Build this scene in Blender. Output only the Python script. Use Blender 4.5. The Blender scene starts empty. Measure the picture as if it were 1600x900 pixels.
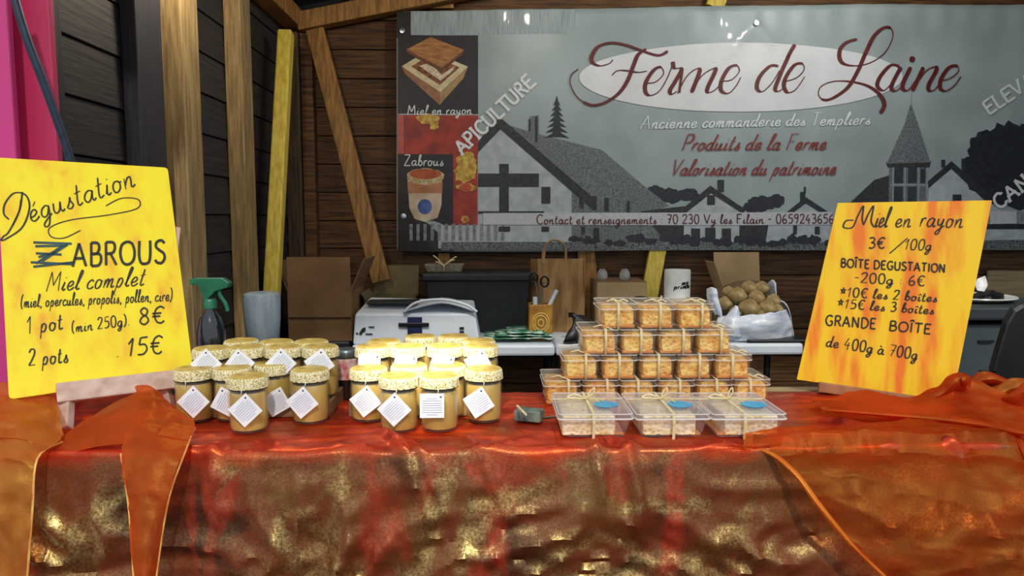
import bpy, bmesh, math, random
from mathutils import Vector, Matrix, noise
from mathutils.geometry import tessellate_polygon
random.seed(7)
S = bpy.context.scene
COL = S.collection

# ------------------------------------------------------------------ camera, world, lights, exposure
F = 1150.0
PITCH = math.atan(110/1150); YAW = -math.atan(30/1150*math.cos(PITCH))
CAMP = Vector((0, 0, 1.30))
cd = bpy.data.cameras.new('camera'); cam = bpy.data.objects.new('camera', cd); COL.objects.link(cam)
cam.location = CAMP; cam.rotation_euler = (math.pi/2-PITCH, 0, YAW)
cd.sensor_width = 36; cd.lens = F/1600*36; cd.clip_start = .05; cd.clip_end = 200
S.camera = cam
RM = cam.rotation_euler.to_matrix()
def ray(px, py): return RM @ Vector(((px-800)/F, -(py-450)/F, -1))
def P(px, py, Y):
    d = ray(px, py); return CAMP + d*(Y/d.y)
def PZ(px, py, Z):
    d = ray(px, py); return CAMP + d*((Z-CAMP.z)/d.z)
def PP(px, py, o, n):
    d = ray(px, py); return CAMP + d*((o-CAMP).dot(n)/d.dot(n))

S.view_settings.view_transform = 'Standard'; S.view_settings.look = 'None'
S.view_settings.exposure = 0.0; S.view_settings.gamma = 1.0
S.view_settings.use_curve_mapping = False
W = bpy.data.worlds.new('world'); S.world = W; W.use_nodes = True
wn = W.node_tree; wb = wn.nodes['Background']
wb.inputs['Color'].default_value = (.86, .93, 1, 1); wb.inputs['Strength'].default_value = .95

def aim(o, target):
    o.rotation_euler = (Vector(target)-o.location).to_track_quat('-Z', 'Y').to_euler()
def light(kind, name, loc, target, energy, color, **k):
    l = bpy.data.lights.new(name, kind); l.energy = energy; l.color = color
    for a, b in k.items(): setattr(l, a, b)
    o = bpy.data.objects.new(name, l); COL.objects.link(o); o.location = loc; aim(o, target); return o
light('SUN', 'sun', (2, -4, 5), (1.2, 1.2, .2), 1.6, (1, .95, .86), angle=.05)
light('SPOT', 'sunbeam_spot_on_jars', (-.25, .55, 2.15), P(668, 575, 1.27), 240, (1, .95, .84), spot_size=.21, spot_blend=.8, shadow_soft_size=.04)  # added spot standing in for the narrow sunbeam on the jars
for lx in (.27, 1.44, 1.60): light('POINT', 'festoon_bulb', (lx, 2.8, 2.50), (lx, 2.8, 0), 11, (1, .97, .9), shadow_soft_size=.03)
light('POINT', 'warm_rear_fill', (-.8, 2.2, 2.15), (0, 2.6, 0), 14, (1, .85, .62), shadow_soft_size=.05)  # added warm fill for the rear, placed so its reflection misses the banner

# ------------------------------------------------------------------ materials
def lin(h):
    h = h.lstrip('#'); v = [int(h[i:i+2], 16)/255 for i in (0, 2, 4)]
    return tuple([(c/12.92 if c <= .04045 else ((c+.055)/1.055)**2.4) for c in v])+(1,)
MATS = {}
def mat(name, c1, c2=None, scale=20, stretch=(1, 1, 1), rough=.6, metal=0, bump=0, bscale=None, alpha=1, trans=0, coat=0,
        spec=.5, rnd=0, sheen=0, c3=None, detail=4, coord='Object', lo=.35, hi=.65, sss=0):
    if name in MATS: return MATS[name]
    m = bpy.data.materials.new(name); m.use_nodes = True; MATS[name] = m
    nt = m.node_tree; N = nt.nodes; L = nt.links; b = N['Principled BSDF']
    b.inputs['Roughness'].default_value = rough; b.inputs['Metallic'].default_value = metal
    b.inputs['Coat Weight'].default_value = coat; b.inputs['Specular IOR Level'].default_value = spec
    b.inputs['Sheen Weight'].default_value = sheen
    if sss: b.inputs['Subsurface Weight'].default_value = sss; b.inputs['Subsurface Scale'].default_value = .01
    tc = N.new('ShaderNodeTexCoord'); mp = N.new('ShaderNodeMapping'); mp.inputs['Scale'].default_value = stretch
    L.new(tc.outputs[coord], mp.inputs[0])
    if c2 or bump:
        nz = N.new('ShaderNodeTexNoise'); nz.inputs['Scale'].default_value = scale; nz.inputs['Detail'].default_value = detail
        L.new(mp.outputs[0], nz.inputs['Vector'])
    if c2:
        rp = N.new('ShaderNodeValToRGB'); e = rp.color_ramp.elements
        e[0].position = lo; e[1].position = hi; e[0].color = lin(c1); e[1].color = lin(c2)
        if c3: x = e.new((lo+hi)/2); x.color = lin(c3)
        L.new(nz.outputs['Fac'], rp.inputs[0]); src = rp.outputs[0]
        if rnd:
            oi = N.new('ShaderNodeObjectInfo'); hs = N.new('ShaderNodeHueSaturation')
            mr = N.new('ShaderNodeMapRange'); mr.inputs['To Min'].default_value = 1-rnd; mr.inputs['To Max'].default_value = 1+rnd
            L.new(oi.outputs['Random'], mr.inputs[0]); L.new(mr.outputs[0], hs.inputs['Value']); L.new(src, hs.inputs['Color']); src = hs.outputs[0]
        L.new(src, b.inputs['Base Color'])
    else: b.inputs['Base Color'].default_value = lin(c1)
    if bump:
        bp = N.new('ShaderNodeBump'); bp.inputs['Strength'].default_value = bump; bp.inputs['Distance'].default_value = .01
        if bscale:
            n2 = N.new('ShaderNodeTexNoise'); n2.inputs['Scale'].default_value = bscale; n2.inputs['Detail'].default_value = 3
            L.new(mp.outputs[0], n2.inputs['Vector']); L.new(n2.outputs['Fac'], bp.inputs['Height'])
        else: L.new(nz.outputs['Fac'], bp.inputs['Height'])
        L.new(bp.outputs[0], b.inputs['Normal'])
    if alpha < 1: b.inputs['Alpha'].default_value = alpha
    if trans: b.inputs['Transmission Weight'].default_value = trans
    return m

def glassy(name, tint, haze=.12, hazecol='#e8ecf4', rough=.08):
    """thin clear plastic or glass: transparent + gloss by fresnel + a little milky diffuse"""
    m = bpy.data.materials.new(name); m.use_nodes = True; nt = m.node_tree; N = nt.nodes; L = nt.links
    for n in list(N): N.remove(n)
    out = N.new('ShaderNodeOutputMaterial'); t = N.new('ShaderNodeBsdfTransparent'); t.inputs[0].default_value = lin(tint)
    g = N.new('ShaderNodeBsdfGlossy'); g.inputs['Roughness'].default_value = rough
    d = N.new('ShaderNodeBsdfDiffuse'); d.inputs[0].default_value = lin(hazecol)
    lw = N.new('ShaderNodeLayerWeight'); lw.inputs['Blend'].default_value = .25
    m1 = N.new('ShaderNodeMixShader'); m1.inputs[0].default_value = haze
    L.new(t.outputs[0], m1.inputs[1]); L.new(d.outputs[0], m1.inputs[2])
    m2 = N.new('ShaderNodeMixShader'); L.new(lw.outputs['Facing'], m2.inputs[0])
    mul = N.new('ShaderNodeMath'); mul.operation = 'MULTIPLY_ADD'; mul.inputs[1].default_value = .28; mul.inputs[2].default_value = .04
    L.new(lw.outputs['Facing'], mul.inputs[0]); L.new(mul.outputs[0], m2.inputs[0])
    L.new(m1.outputs[0], m2.inputs[1]); L.new(g.outputs[0], m2.inputs[2]); L.new(m2.outputs[0], out.inputs[0])
    MATS[name] = m; return m

def organza(name, c1, c2, see=.4, tint='#ff9a60', gold='#e8c060', gw=.18, sc=5):
    """sheer woven cloth: see-through weave, warm diffuse and translucent thread, metallic sheen"""
    m = bpy.data.materials.new(name); m.use_nodes = True; nt = m.node_tree; N = nt.nodes; L = nt.links
    for n in list(N): N.remove(n)
    out = N.new('ShaderNodeOutputMaterial')
    tc = N.new('ShaderNodeTexCoord'); nz = N.new('ShaderNodeTexNoise'); nz.inputs['Scale'].default_value = sc; nz.inputs['Detail'].default_value = 5
    nz.inputs['Distortion'].default_value = 1.2
    L.new(tc.outputs['Object'], nz.inputs[0])
    rp = N.new('ShaderNodeValToRGB'); e = rp.color_ramp.elements; e[0].position = .38; e[1].position = .62; e[0].color = lin(c1); e[1].color = lin(c2)
    L.new(nz.outputs['Fac'], rp.inputs[0])
    d = N.new('ShaderNodeBsdfDiffuse'); L.new(rp.outputs[0], d.inputs[0])
    tl = N.new('ShaderNodeBsdfTranslucent'); L.new(rp.outputs[0], tl.inputs[0])
    gl = N.new('ShaderNodeBsdfGlossy'); gl.inputs['Roughness'].default_value = .5; gl.inputs[0].default_value = lin(gold)
    tr = N.new('ShaderNodeBsdfTransparent'); tr.inputs[0].default_value = lin(tint)
    fn = N.new('ShaderNodeTexNoise'); fn.inputs['Scale'].default_value = 260; L.new(tc.outputs['Object'], fn.inputs[0])
    bp = N.new('ShaderNodeBump'); bp.inputs['Strength'].default_value = .25; bp.inputs['Distance'].default_value = .002
    L.new(fn.outputs['Fac'], bp.inputs['Height'])
    for x in (d, tl, gl): L.new(bp.outputs[0], x.inputs['Normal'])
    a = N.new('ShaderNodeMixShader'); a.inputs[0].default_value = .35; L.new(d.outputs[0], a.inputs[1]); L.new(tl.outputs[0], a.inputs[2])
    b = N.new('ShaderNodeMixShader'); b.inputs[0].default_value = gw; L.new(a.outputs[0], b.inputs[1]); L.new(gl.outputs[0], b.inputs[2])
    lw = N.new('ShaderNodeLayerWeight'); lw.inputs['Blend'].default_value = .3
    mr = N.new('ShaderNodeMapRange'); mr.inputs['From Min'].default_value = 0; mr.inputs['From Max'].default_value = 1
    mr.inputs['To Min'].default_value = see; mr.inputs['To Max'].default_value = see*.25
    L.new(lw.outputs['Facing'], mr.inputs[0])
    c = N.new('ShaderNodeMixShader'); L.new(mr.outputs[0], c.inputs[0]); L.new(b.outputs[0], c.inputs[1]); L.new(tr.outputs[0], c.inputs[2])
    L.new(c.outputs[0], out.inputs[0]); MATS[name] = m; return m

def shot_cloth():
    """red organza over a gold-brown shot lining: red weave where it lies flat on the counter, brown/olive/gold on the drop"""
    m = bpy.data.materials.new('shot_red_gold_cloth'); m.use_nodes = True; nt = m.node_tree; N = nt.nodes; L = nt.links; b = N['Principled BSDF']
    tc = N.new('ShaderNodeTexCoord')
    def nz(sc, det=4, dist=0, st=(1, 1, 1)):
        mp = N.new('ShaderNodeMapping'); mp.inputs['Scale'].default_value = st; L.new(tc.outputs['Object'], mp.inputs[0])
        n = N.new('ShaderNodeTexNoise'); n.inputs['Scale'].default_value = sc; n.inputs['Detail'].default_value = det; n.inputs['Distortion'].default_value = dist
        L.new(mp.outputs[0], n.inputs[0]); return n.outputs['Fac']
    def ramp(src, stops):
        r = N.new('ShaderNodeValToRGB'); e = r.color_ramp.elements
        e[0].position, e[0].color = stops[0][0], lin(stops[0][1]); e[1].position, e[1].color = stops[-1][0], lin(stops[-1][1])
        for p, c in stops[1:-1]: x = e.new(p); x.color = lin(c)
        L.new(src, r.inputs[0]); return r.outputs[0]
    def mix(f, a, c):
        x = N.new('ShaderNodeMix'); x.data_type = 'RGBA'; L.new(f, x.inputs[0]); L.new(a, x.inputs[6]); L.new(c, x.inputs[7]); return x.outputs[2]
    base = ramp(nz(5, 4, 1.2, (1, 1, 1.5)), [(.30, '#3a1408'), (.45, '#6a2a12'), (.58, '#6e3616'), (.72, '#66481e')])
    red = ramp(nz(6, 3, .5, (2.2, 1, .7)), [(.40, '#000000'), (.55, '#000000'), (.66, '#e0e0e0')])
    redc = ramp(nz(60), [(.3, '#861c10'), (.7, '#b83a20')])
    base = mix(red, base, redc)
    goldm = ramp(nz(4.2, 6, 2.0, (1.1, 1, 1.2)), [(.3, '#000000'), (.50, '#0c0c0c'), (.62, '#ffffff')])
    goldc = ramp(nz(230, 2), [(.35, '#8c7838'), (.65, '#e4cc88')])
    top = ramp(nz(14, 5, .8, (.35, 2.4, 1)), [(.3, '#741408'), (.5, '#a8260e'), (.68, '#d04814')])
    sx = N.new('ShaderNodeSeparateXYZ'); L.new(tc.outputs['Object'], sx.inputs[0])
    ad = N.new('ShaderNodeMath'); ad.operation = 'MULTIPLY_ADD'; ad.inputs[1].default_value = .07; L.new(nz(12), ad.inputs[0]); L.new(sx.outputs['Z'], ad.inputs[2])
    mr = N.new('ShaderNodeMapRange'); mr.inputs['From Min'].default_value = .968; mr.inputs['From Max'].default_value = .992
    L.new(ad.outputs[0], mr.inputs[0])
    bp = N.new('ShaderNodeBump'); bp.inputs['Strength'].default_value = .22; bp.inputs['Distance'].default_value = .0015
    L.new(nz(420, 1), bp.inputs['Height'])
    L.new(mix(mr.outputs[0], base, top), b.inputs['Base Color']); L.new(bp.outputs[0], b.inputs['Normal'])
    b.inputs['Roughness'].default_value = .5; b.inputs['Specular IOR Level'].default_value = .25
    gl = N.new('ShaderNodeBsdfGlossy'); gl.inputs['Roughness'].default_value = .33
    L.new(mix(mr.outputs[0], goldc, ramp(nz(60), [(.3, '#c83c18'), (.7, '#f07030')])), gl.inputs[0]); L.new(bp.outputs[0], gl.inputs['Normal'])
    sp = N.new('ShaderNodeSeparateColor'); L.new(goldm, sp.inputs[0])
    fa = N.new('ShaderNodeMath'); fa.operation = 'MULTIPLY_ADD'; fa.inputs[1].default_value = .40; fa.inputs[2].default_value = .10; L.new(sp.outputs[0], fa.inputs[0])
    ft = N.new('ShaderNodeMix'); L.new(mr.outputs[0], ft.inputs[0]); L.new(fa.outputs[0], ft.inputs[2]); ft.inputs[3].default_value = .30
    ms_ = N.new('ShaderNodeMixShader'); L.new(ft.outputs[0], ms_.inputs[0]); L.new(b.outputs[0], ms_.inputs[1]); L.new(gl.outputs[0], ms_.inputs[2])
    L.new(ms_.outputs[0], N['Material Output'].inputs['Surface'])
    return m

def board_paint():
    return (mat('lemon_board_paint', '#f2dc08', '#e8a010', 3.2, (8, 8, 1.3), rough=.6, c3='#efcc08', lo=.44, hi=.74), mat('amber_board_paint', '#f0c400', '#e87408', 3.4, (9, 9, 1.1), rough=.6, c3='#eea800', lo=.44, hi=.68))
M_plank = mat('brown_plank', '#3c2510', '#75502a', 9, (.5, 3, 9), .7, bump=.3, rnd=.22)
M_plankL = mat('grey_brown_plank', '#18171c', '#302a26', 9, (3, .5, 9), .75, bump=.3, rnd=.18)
M_stud = mat('rough_stud_wood', '#7a6440', '#a68c5c', 14, (5, 5, .5), .7, bump=.3, rnd=.1)
M_studd = mat('dark_stud_wood', '#1a1a24', '#26242c', 14, (5, 5, .5), .7, bump=.3)
M_yel = mat('yellow_timber', '#c8ae38', '#e6d05c', 14, (5, 5, .6), .6, bump=.2)
M_brn = mat('brown_timber', '#7c5628', '#b08040', 14, (5, 5, .6), .6, bump=.2)
M_dark = mat('dark_roof_underside', '#14161a', '#1f2226', 5, rough=.9)
M_conc = mat('stall_floor', '#2b2925', '#45403a', 8, rough=.9)
M_black = mat('black_plastic', '#0b0c0e', '#14161a', 30, rough=.4)
M_char = mat('charcoal_plastic', '#1d2226', '#262c30', 6, rough=.45)
M_card = mat('brown_cardboard', '#7b5c3c', '#8e6d49', 6, rough=.8)
M_card2 = mat('tan_cardboard', '#a58b62', '#b89d72', 6, rough=.8)
M_kraft = mat('kraft_paper', '#8e6a3e', '#b08a58', 7, (3, 1, 1), rough=.7, bump=.2)
M_white = mat('white_table_plastic', '#cfdae6', '#dfe8f0', 4, rough=.4)
M_ink = mat('black_marker_ink', '#14120c', '#24201a', 40, rough=.6)
M_blue_ink = mat('teal_marker_ink', '#123a42', '#1d4c52', 40, rough=.6)
M_steel = mat('steel', '#9aa0a6', '#c4c8cc', 40, rough=.25, metal=1)

# ------------------------------------------------------------------ mesh builder
class B:
    def __init__(s): s.v = []; s.f = []
    def box(s, c, d, R=None, taper=1.0):
        c = Vector(c); n = len(s.v); R = R or Matrix.Identity(3)
        for z in (-1, 1):
            k = taper if z < 0 else 1
            for y in (-1, 1):
                for x in (-1, 1): s.v.append(c + R @ Vector((x*d[0]/2*k, y*d[1]/2*k, z*d[2]/2)))
        for f in ((0, 2, 3, 1), (4, 5, 7, 6), (0, 1, 5, 4), (2, 6, 7, 3), (0, 4, 6, 2), (1, 3, 7, 5)): s.f.append([n+i for i in f])
        return s
    def bar(s, a, b, w, h, up=(0, 0, 1)):
        a = Vector(a); b = Vector(b); z = (b-a); l = z.length; z.normalize()
        x = Vector(up).cross(z)
        if x.length < 1e-4: x = Vector((1, 0, 0)).cross(z)
        x.normalize(); y = z.cross(x); R = Matrix((x, y, z)).transposed()
        return s.box((a+b)/2, (w, h, l), R)
    def tube(s, pts, r, n=8, cap=True, flat=1.0):
        pts = [Vector(p) for p in pts]; k = len(s.v); m = len(pts); up = Vector((.13, .07, 1)).normalized()
        rs = r if hasattr(r, '__len__') else [r]*m
        for i, p in enumerate(pts):
            t = (pts[min(i+1, m-1)]-pts[max(i-1, 0)]).normalized()
            x = up.cross(t)
            if x.length < .05: x = Vector((1, 0, 0)).cross(t)
            x.normalize(); y = t.cross(x)
            for j in range(n):
                a = 2*math.pi*j/n; s.v.append(p+(x*math.cos(a)+y*math.sin(a)*flat)*rs[i])
        for i in range(m-1):
            for j in range(n):
                a = k+i*n+j; b = k+i*n+(j+1) % n; s.f.append([a, b, b+n, a+n])
        if cap: s.f.append([k+j for j in range(n)][::-1]); s.f.append([k+(m-1)*n+j for j in range(n)])
        return s
    def lathe(s, prof, c=(0, 0, 0), n=28, mod=None, sx=1, sy=1):
        c = Vector(c); k = len(s.v)
        for i, (r, z) in enumerate(prof):
            for j in range(n):
                a = 2*math.pi*j/n; q = r*(mod(a, z, i) if mod else 1)
                s.v.append(c+Vector((q*math.cos(a)*sx, q*math.sin(a)*sy, z)))
        for i in range(len(prof)-1):
            for j in range(n):
                a = k+i*n+j; b = k+i*n+(j+1) % n; s.f.append([a, b, b+n, a+n])
        s.f.append([k+j for j in range(n)][::-1]); s.f.append([k+(len(prof)-1)*n+j for j in range(n)])
        return s
    def quad(s, *p):
        n = len(s.v); s.v += [Vector(q) for q in p]; s.f.append(list(range(n, n+len(p)))); return s
    def grid(s, rows):
        k = len(s.v); n = len(rows[0])
        for r in rows: s.v += [Vector(p) for p in r]
        for i in range(len(rows)-1):
            for j in range(n-1): a = k+i*n+j; s.f.append([a, a+1, a+n+1, a+n])
        return s
    def base(s):
        xs = [v.x for v in s.v]; ys = [v.y for v in s.v]; zs = [v.z for v in s.v]
        return Vector(((min(xs)+max(xs))/2, (min(ys)+max(ys))/2, min(zs)))

def worldpos(o):
    p = Vector((0, 0, 0))
    while o: p += o.location; o = o.parent
    return p
def obj(name, b, m, parent=None, smooth=False, bevel=0, solid=0, label=None, origin=None, sub=0):
    o0 = worldpos(parent) if parent else (origin if origin is not None else b.base())
    me = bpy.data.meshes.new(name); me.from_pydata([tuple(v-o0) for v in b.v], [], b.f); me.validate(); me.update()
    if smooth:
        for p in me.polygons: p.use_smooth = True
        try: me.set_sharp_from_angle(angle=math.radians(50))
        except Exception: pass
    me.materials.append(m); o = bpy.data.objects.new(name, me); COL.objects.link(o)
    if parent: o.parent = parent
    else: o.location = o0
    if solid: x = o.modifiers.new('thickness', 'SOLIDIFY'); x.thickness = solid; x.offset = 0
    if bevel: x = o.modifiers.new('bevel', 'BEVEL'); x.width = bevel; x.segments = 2; x.limit_method = 'ANGLE'
    if label: o['label'] = label
    return o
def tag(o, label, cat, group=None, kind=None):
    o['label'] = label; o['category'] = cat
    if group: o['group'] = group
    if kind: o['kind'] = kind
    return o
def thing(name, label, cat, loc, group=None):
    o = bpy.data.objects.new(name, None); COL.objects.link(o); o.location = Vector(loc); o.empty_display_size = .05
    return tag(o, label, cat, group)
def struct(name, loc=(0, 0, 0)):
    o = bpy.data.objects.new(name, None); COL.objects.link(o); o.location = loc; o['kind'] = 'structure'; return o
def children(o): return [c for c in bpy.data.objects if c.parent == o]
def copy_tree(o, kids, label=None):
    r = o.copy(); COL.objects.link(r)
    if label: r['label'] = label
    out = []
    for ch, gk in kids:
        c = ch.copy(); COL.objects.link(c); c.parent = r; gg = []
        for g in gk: d = g.copy(); COL.objects.link(d); d.parent = c; gg.append(d)
        out.append((c, gg))
    return r, out
def kidtree(o): return [(c, children(c)) for c in children(o)]

def crom(pts, seg=6, closed=False):
    n = len(pts)
    if n < 3: return [Vector(p) for p in pts]
    V = [Vector(p) for p in pts]; out = []
    for i in range(n-1):
        p0 = V[max(i-1, 0)]; p1 = V[i]; p2 = V[i+1]; p3 = V[min(i+2, n-1)]
        for k in range(seg):
            t = k/seg
            out.append(.5*((2*p1)+(p2-p0)*t+(2*p0-5*p1+4*p2-p3)*t*t+(3*p1-p0-3*p2+p3)*t**3))
    out.append(V[-1]); return out
def sheet(ctrl, nu=8, nv=8, amp=.004, sc=9, seed=0, rest=False):
    """smooth loft through a grid of world points, with small wrinkles"""
    R = [crom(r, nu) for r in ctrl]
    cols = [crom([R[i][j] for i in range(len(R))], nv) for j in range(len(R[0]))]
    rows = [[cols[j][i] for j in range(len(cols))] for i in range(len(cols[0]))]
    for r in rows:
        for p in r:
            q = p*sc+Vector((seed*3.1, seed, 0))
            d = noise.noise(q)*amp+noise.noise(q*2.7)*amp*.5
            p.y -= d; p.z += abs(d)*.8
            if rest:
                f = noise.noise(Vector((p.x*6+p.y*22, p.y*9-p.x*3, seed)))
                f2 = (1-abs(noise.noise(Vector((p.x*9+p.z*5, p.y*30+p.z*3, seed+5)))*2.2))**3
                f2 += .5*(1-abs(noise.noise(Vector((p.x*13-p.z*12, p.y*34+p.x*8+p.z*16, seed+2)))*2.4))**3
                if p.y > 1.085: p.z = max(p.z, .967)+max(0, f)*.010+f2*.005
                else:
                    u_ = max(0, min(1, (p.z-.90)/.05)); p.y = min(p.y, 1.034+.040*u_*u_*(3-2*u_))-max(0, f)*.012*(1-u_)-f2*.004
    return B().grid(rows)

# ------------------------------------------------------------------ stroke lettering (pixel outline -> real plane)
G = {}
def _g(txt):
    for line in txt.strip().split('\n'):
        k, rest = line.split(' ', 1); adv, st = rest.split('|')
        G[k] = (float(adv)/100, [(s.startswith('!'), [tuple(float(c)/100 for c in q.split(',')) for q in s.strip('!').split()]) for s in st.split(';')])
_g('''a 48|38,40 24,46 8,34 4,14 14,1 28,10 40,42;40,42 35,16 40,1 50,8
b 42|2,5 16,50 24,92 17,98 10,70 8,20 16,1 32,8 36,30 26,44 12,34
c 38|34,36 24,46 8,34 4,14 14,1 30,4 38,12
d 50|38,40 24,46 8,34 4,14 14,1 28,10 38,36;46,98 40,50 35,16 40,1 50,8
e 40|4,18 22,22 32,34 24,46 10,38 4,16 14,1 28,4 40,14
f 34|2,5 18,50 32,90 24,100 16,70 10,-10 4,-38;4,42 30,44
g 46|38,40 24,46 8,34 4,14 14,2 28,10 38,42;38,42 35,0 24,-34 8,-36 10,-20 46,8
h 46|20,98 12,50 6,0;8,10 20,38 32,46 36,34 32,6 38,1 46,8
i 24|2,8 13,44;13,44 8,14 12,1 24,8;15,63 16,67
l 26|2,8 16,50 26,90 18,98 12,70 8,14 14,1 26,8
m 62|6,44 5,0;5,14 16,40 24,44 26,30 24,0;24,14 36,40 46,44 47,30 45,6 50,1 62,8
n 46|6,44 5,0;5,14 18,40 30,44 32,30 30,6 36,1 46,8
o 42|26,44 12,42 4,24 8,4 20,0 32,12 34,32 26,44 32,38 42,36
p 46|12,44 3,-38;9,20 18,42 30,44 36,28 28,4 16,0 8,10
q 46|38,40 24,46 8,34 4,14 14,2 28,10 38,42;38,42 36,0 34,-38
r 32|6,44 5,0;5,16 12,38 22,46 30,41
s 34|4,6 16,26 22,46;22,46 22,30 30,12 20,0 6,4
t 30|18,84 10,20 14,1 30,8;!2,52 28,56
u 48|6,44 4,14 12,1 26,10 34,42;34,42 32,14 38,1 48,8
v 40|4,44 14,0 18,2 32,40 40,42
x 40|4,42 32,0;34,44 4,0
y 44|6,44 6,20 14,10 28,20 34,44;34,44 26,-10 16,-36 4,-34 8,-20 44,8
A 72|!4,0 34,100 64,0;!14,35 54,35
B 60|!10,0 10,100;10,100 38,98 46,78 36,54 10,52;10,52 46,50 54,26 42,2 10,0
C 66|60,84 44,99 18,88 6,50 18,10 44,0 60,16
D 70|!10,0 10,100;10,100 40,96 62,66 60,30 38,2 10,0
E 58|!50,100 10,100 10,0 52,0;!10,53 42,53
F 56|!50,100 10,100 10,0;!10,53 42,53
G 70|60,84 44,99 18,88 6,50 18,10 42,0 60,14;!40,44 60,44 60,14
I 26|!12,0 12,100
L 54|!10,100 10,0 48,0
M 82|!8,0 16,100 40,30 64,100 74,0
N 72|!10,0 10,100 58,0 58,100
O 76|38,100 14,86 6,50 16,12 38,0 62,14 70,50 60,88 38,100
P 58|!10,0 10,100;10,100 42,98 52,76 42,52 10,48
R 62|!10,0 10,100;10,100 42,98 50,76 40,54 10,50;!30,50 56,0
S 56|48,86 34,99 14,92 10,72 26,56 44,42 48,20 34,1 14,4 6,16
T 62|!30,0 30,100;!4,100 58,100
U 68|10,100 8,40 16,6 34,0 52,8 58,40 58,100
V 66|!4,100 32,0 60,100
Y 60|!4,100 30,52 56,100;!30,52 30,0
Z 62|!6,98 54,98 6,0 58,0
0 52|26,100 10,84 6,46 14,8 26,0 40,10 46,48 40,86 26,100
1 34|!4,66 22,98 16,0
2 50|6,78 18,98 38,94 40,70 24,34 4,2;!4,2 46,4
3 48|6,92 26,99 38,82 30,58 18,54;18,54 38,46 42,20 26,1 6,8
4 52|!28,98 4,36 44,38;!34,62 30,-4
5 50|!44,98 14,96 10,58;10,58 34,58 44,32 32,6 6,4
6 48|36,98 14,70 6,28 18,1 38,10 40,34 26,46 10,34
7 48|!4,96 44,96 18,0;!12,50 40,50
8 50|38,84 24,99 10,84 16,62 34,46 42,20 26,0 8,16 14,42 34,60 38,84
9 48|40,72 24,54 8,70 14,94 34,96 40,72 34,30 22,0
€ 56|52,86 36,99 18,84 12,50 20,12 38,0 52,12;!2,60 40,60;!2,42 36,42
/ 46|!4,-10 44,104
: 22|!10,10 11,16;!11,44 12,50
. 20|!8,0 9,6
, 20|12,6 10,-4 4,-14
( 28|22,104 8,70 6,20 18,-12
) 28|6,104 20,70 20,20 4,-12
- 36|!4,46 30,47
* 50|!24,96 12,30 44,74 4,72 38,32 24,96
Ç 60|!4,4 5,5''')
def acc(base, mark):
    a, s = G[base]; return (a, s+mark)
G['é'] = acc('e', [(True, [(.22, .60), (.34, .76)])]); G['Î'] = acc('I', [(True, [(-.02, 1.12), (.13, 1.3), (.28, 1.12)])])
G['î'] = (G['i'][0], G['i'][1][:2]+[(True, [(.04, .6), (.14, .74), (.26, .6)])]); G['à'] = acc('a', [(True, [(.10, .76), (.26, .60)])])

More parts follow.
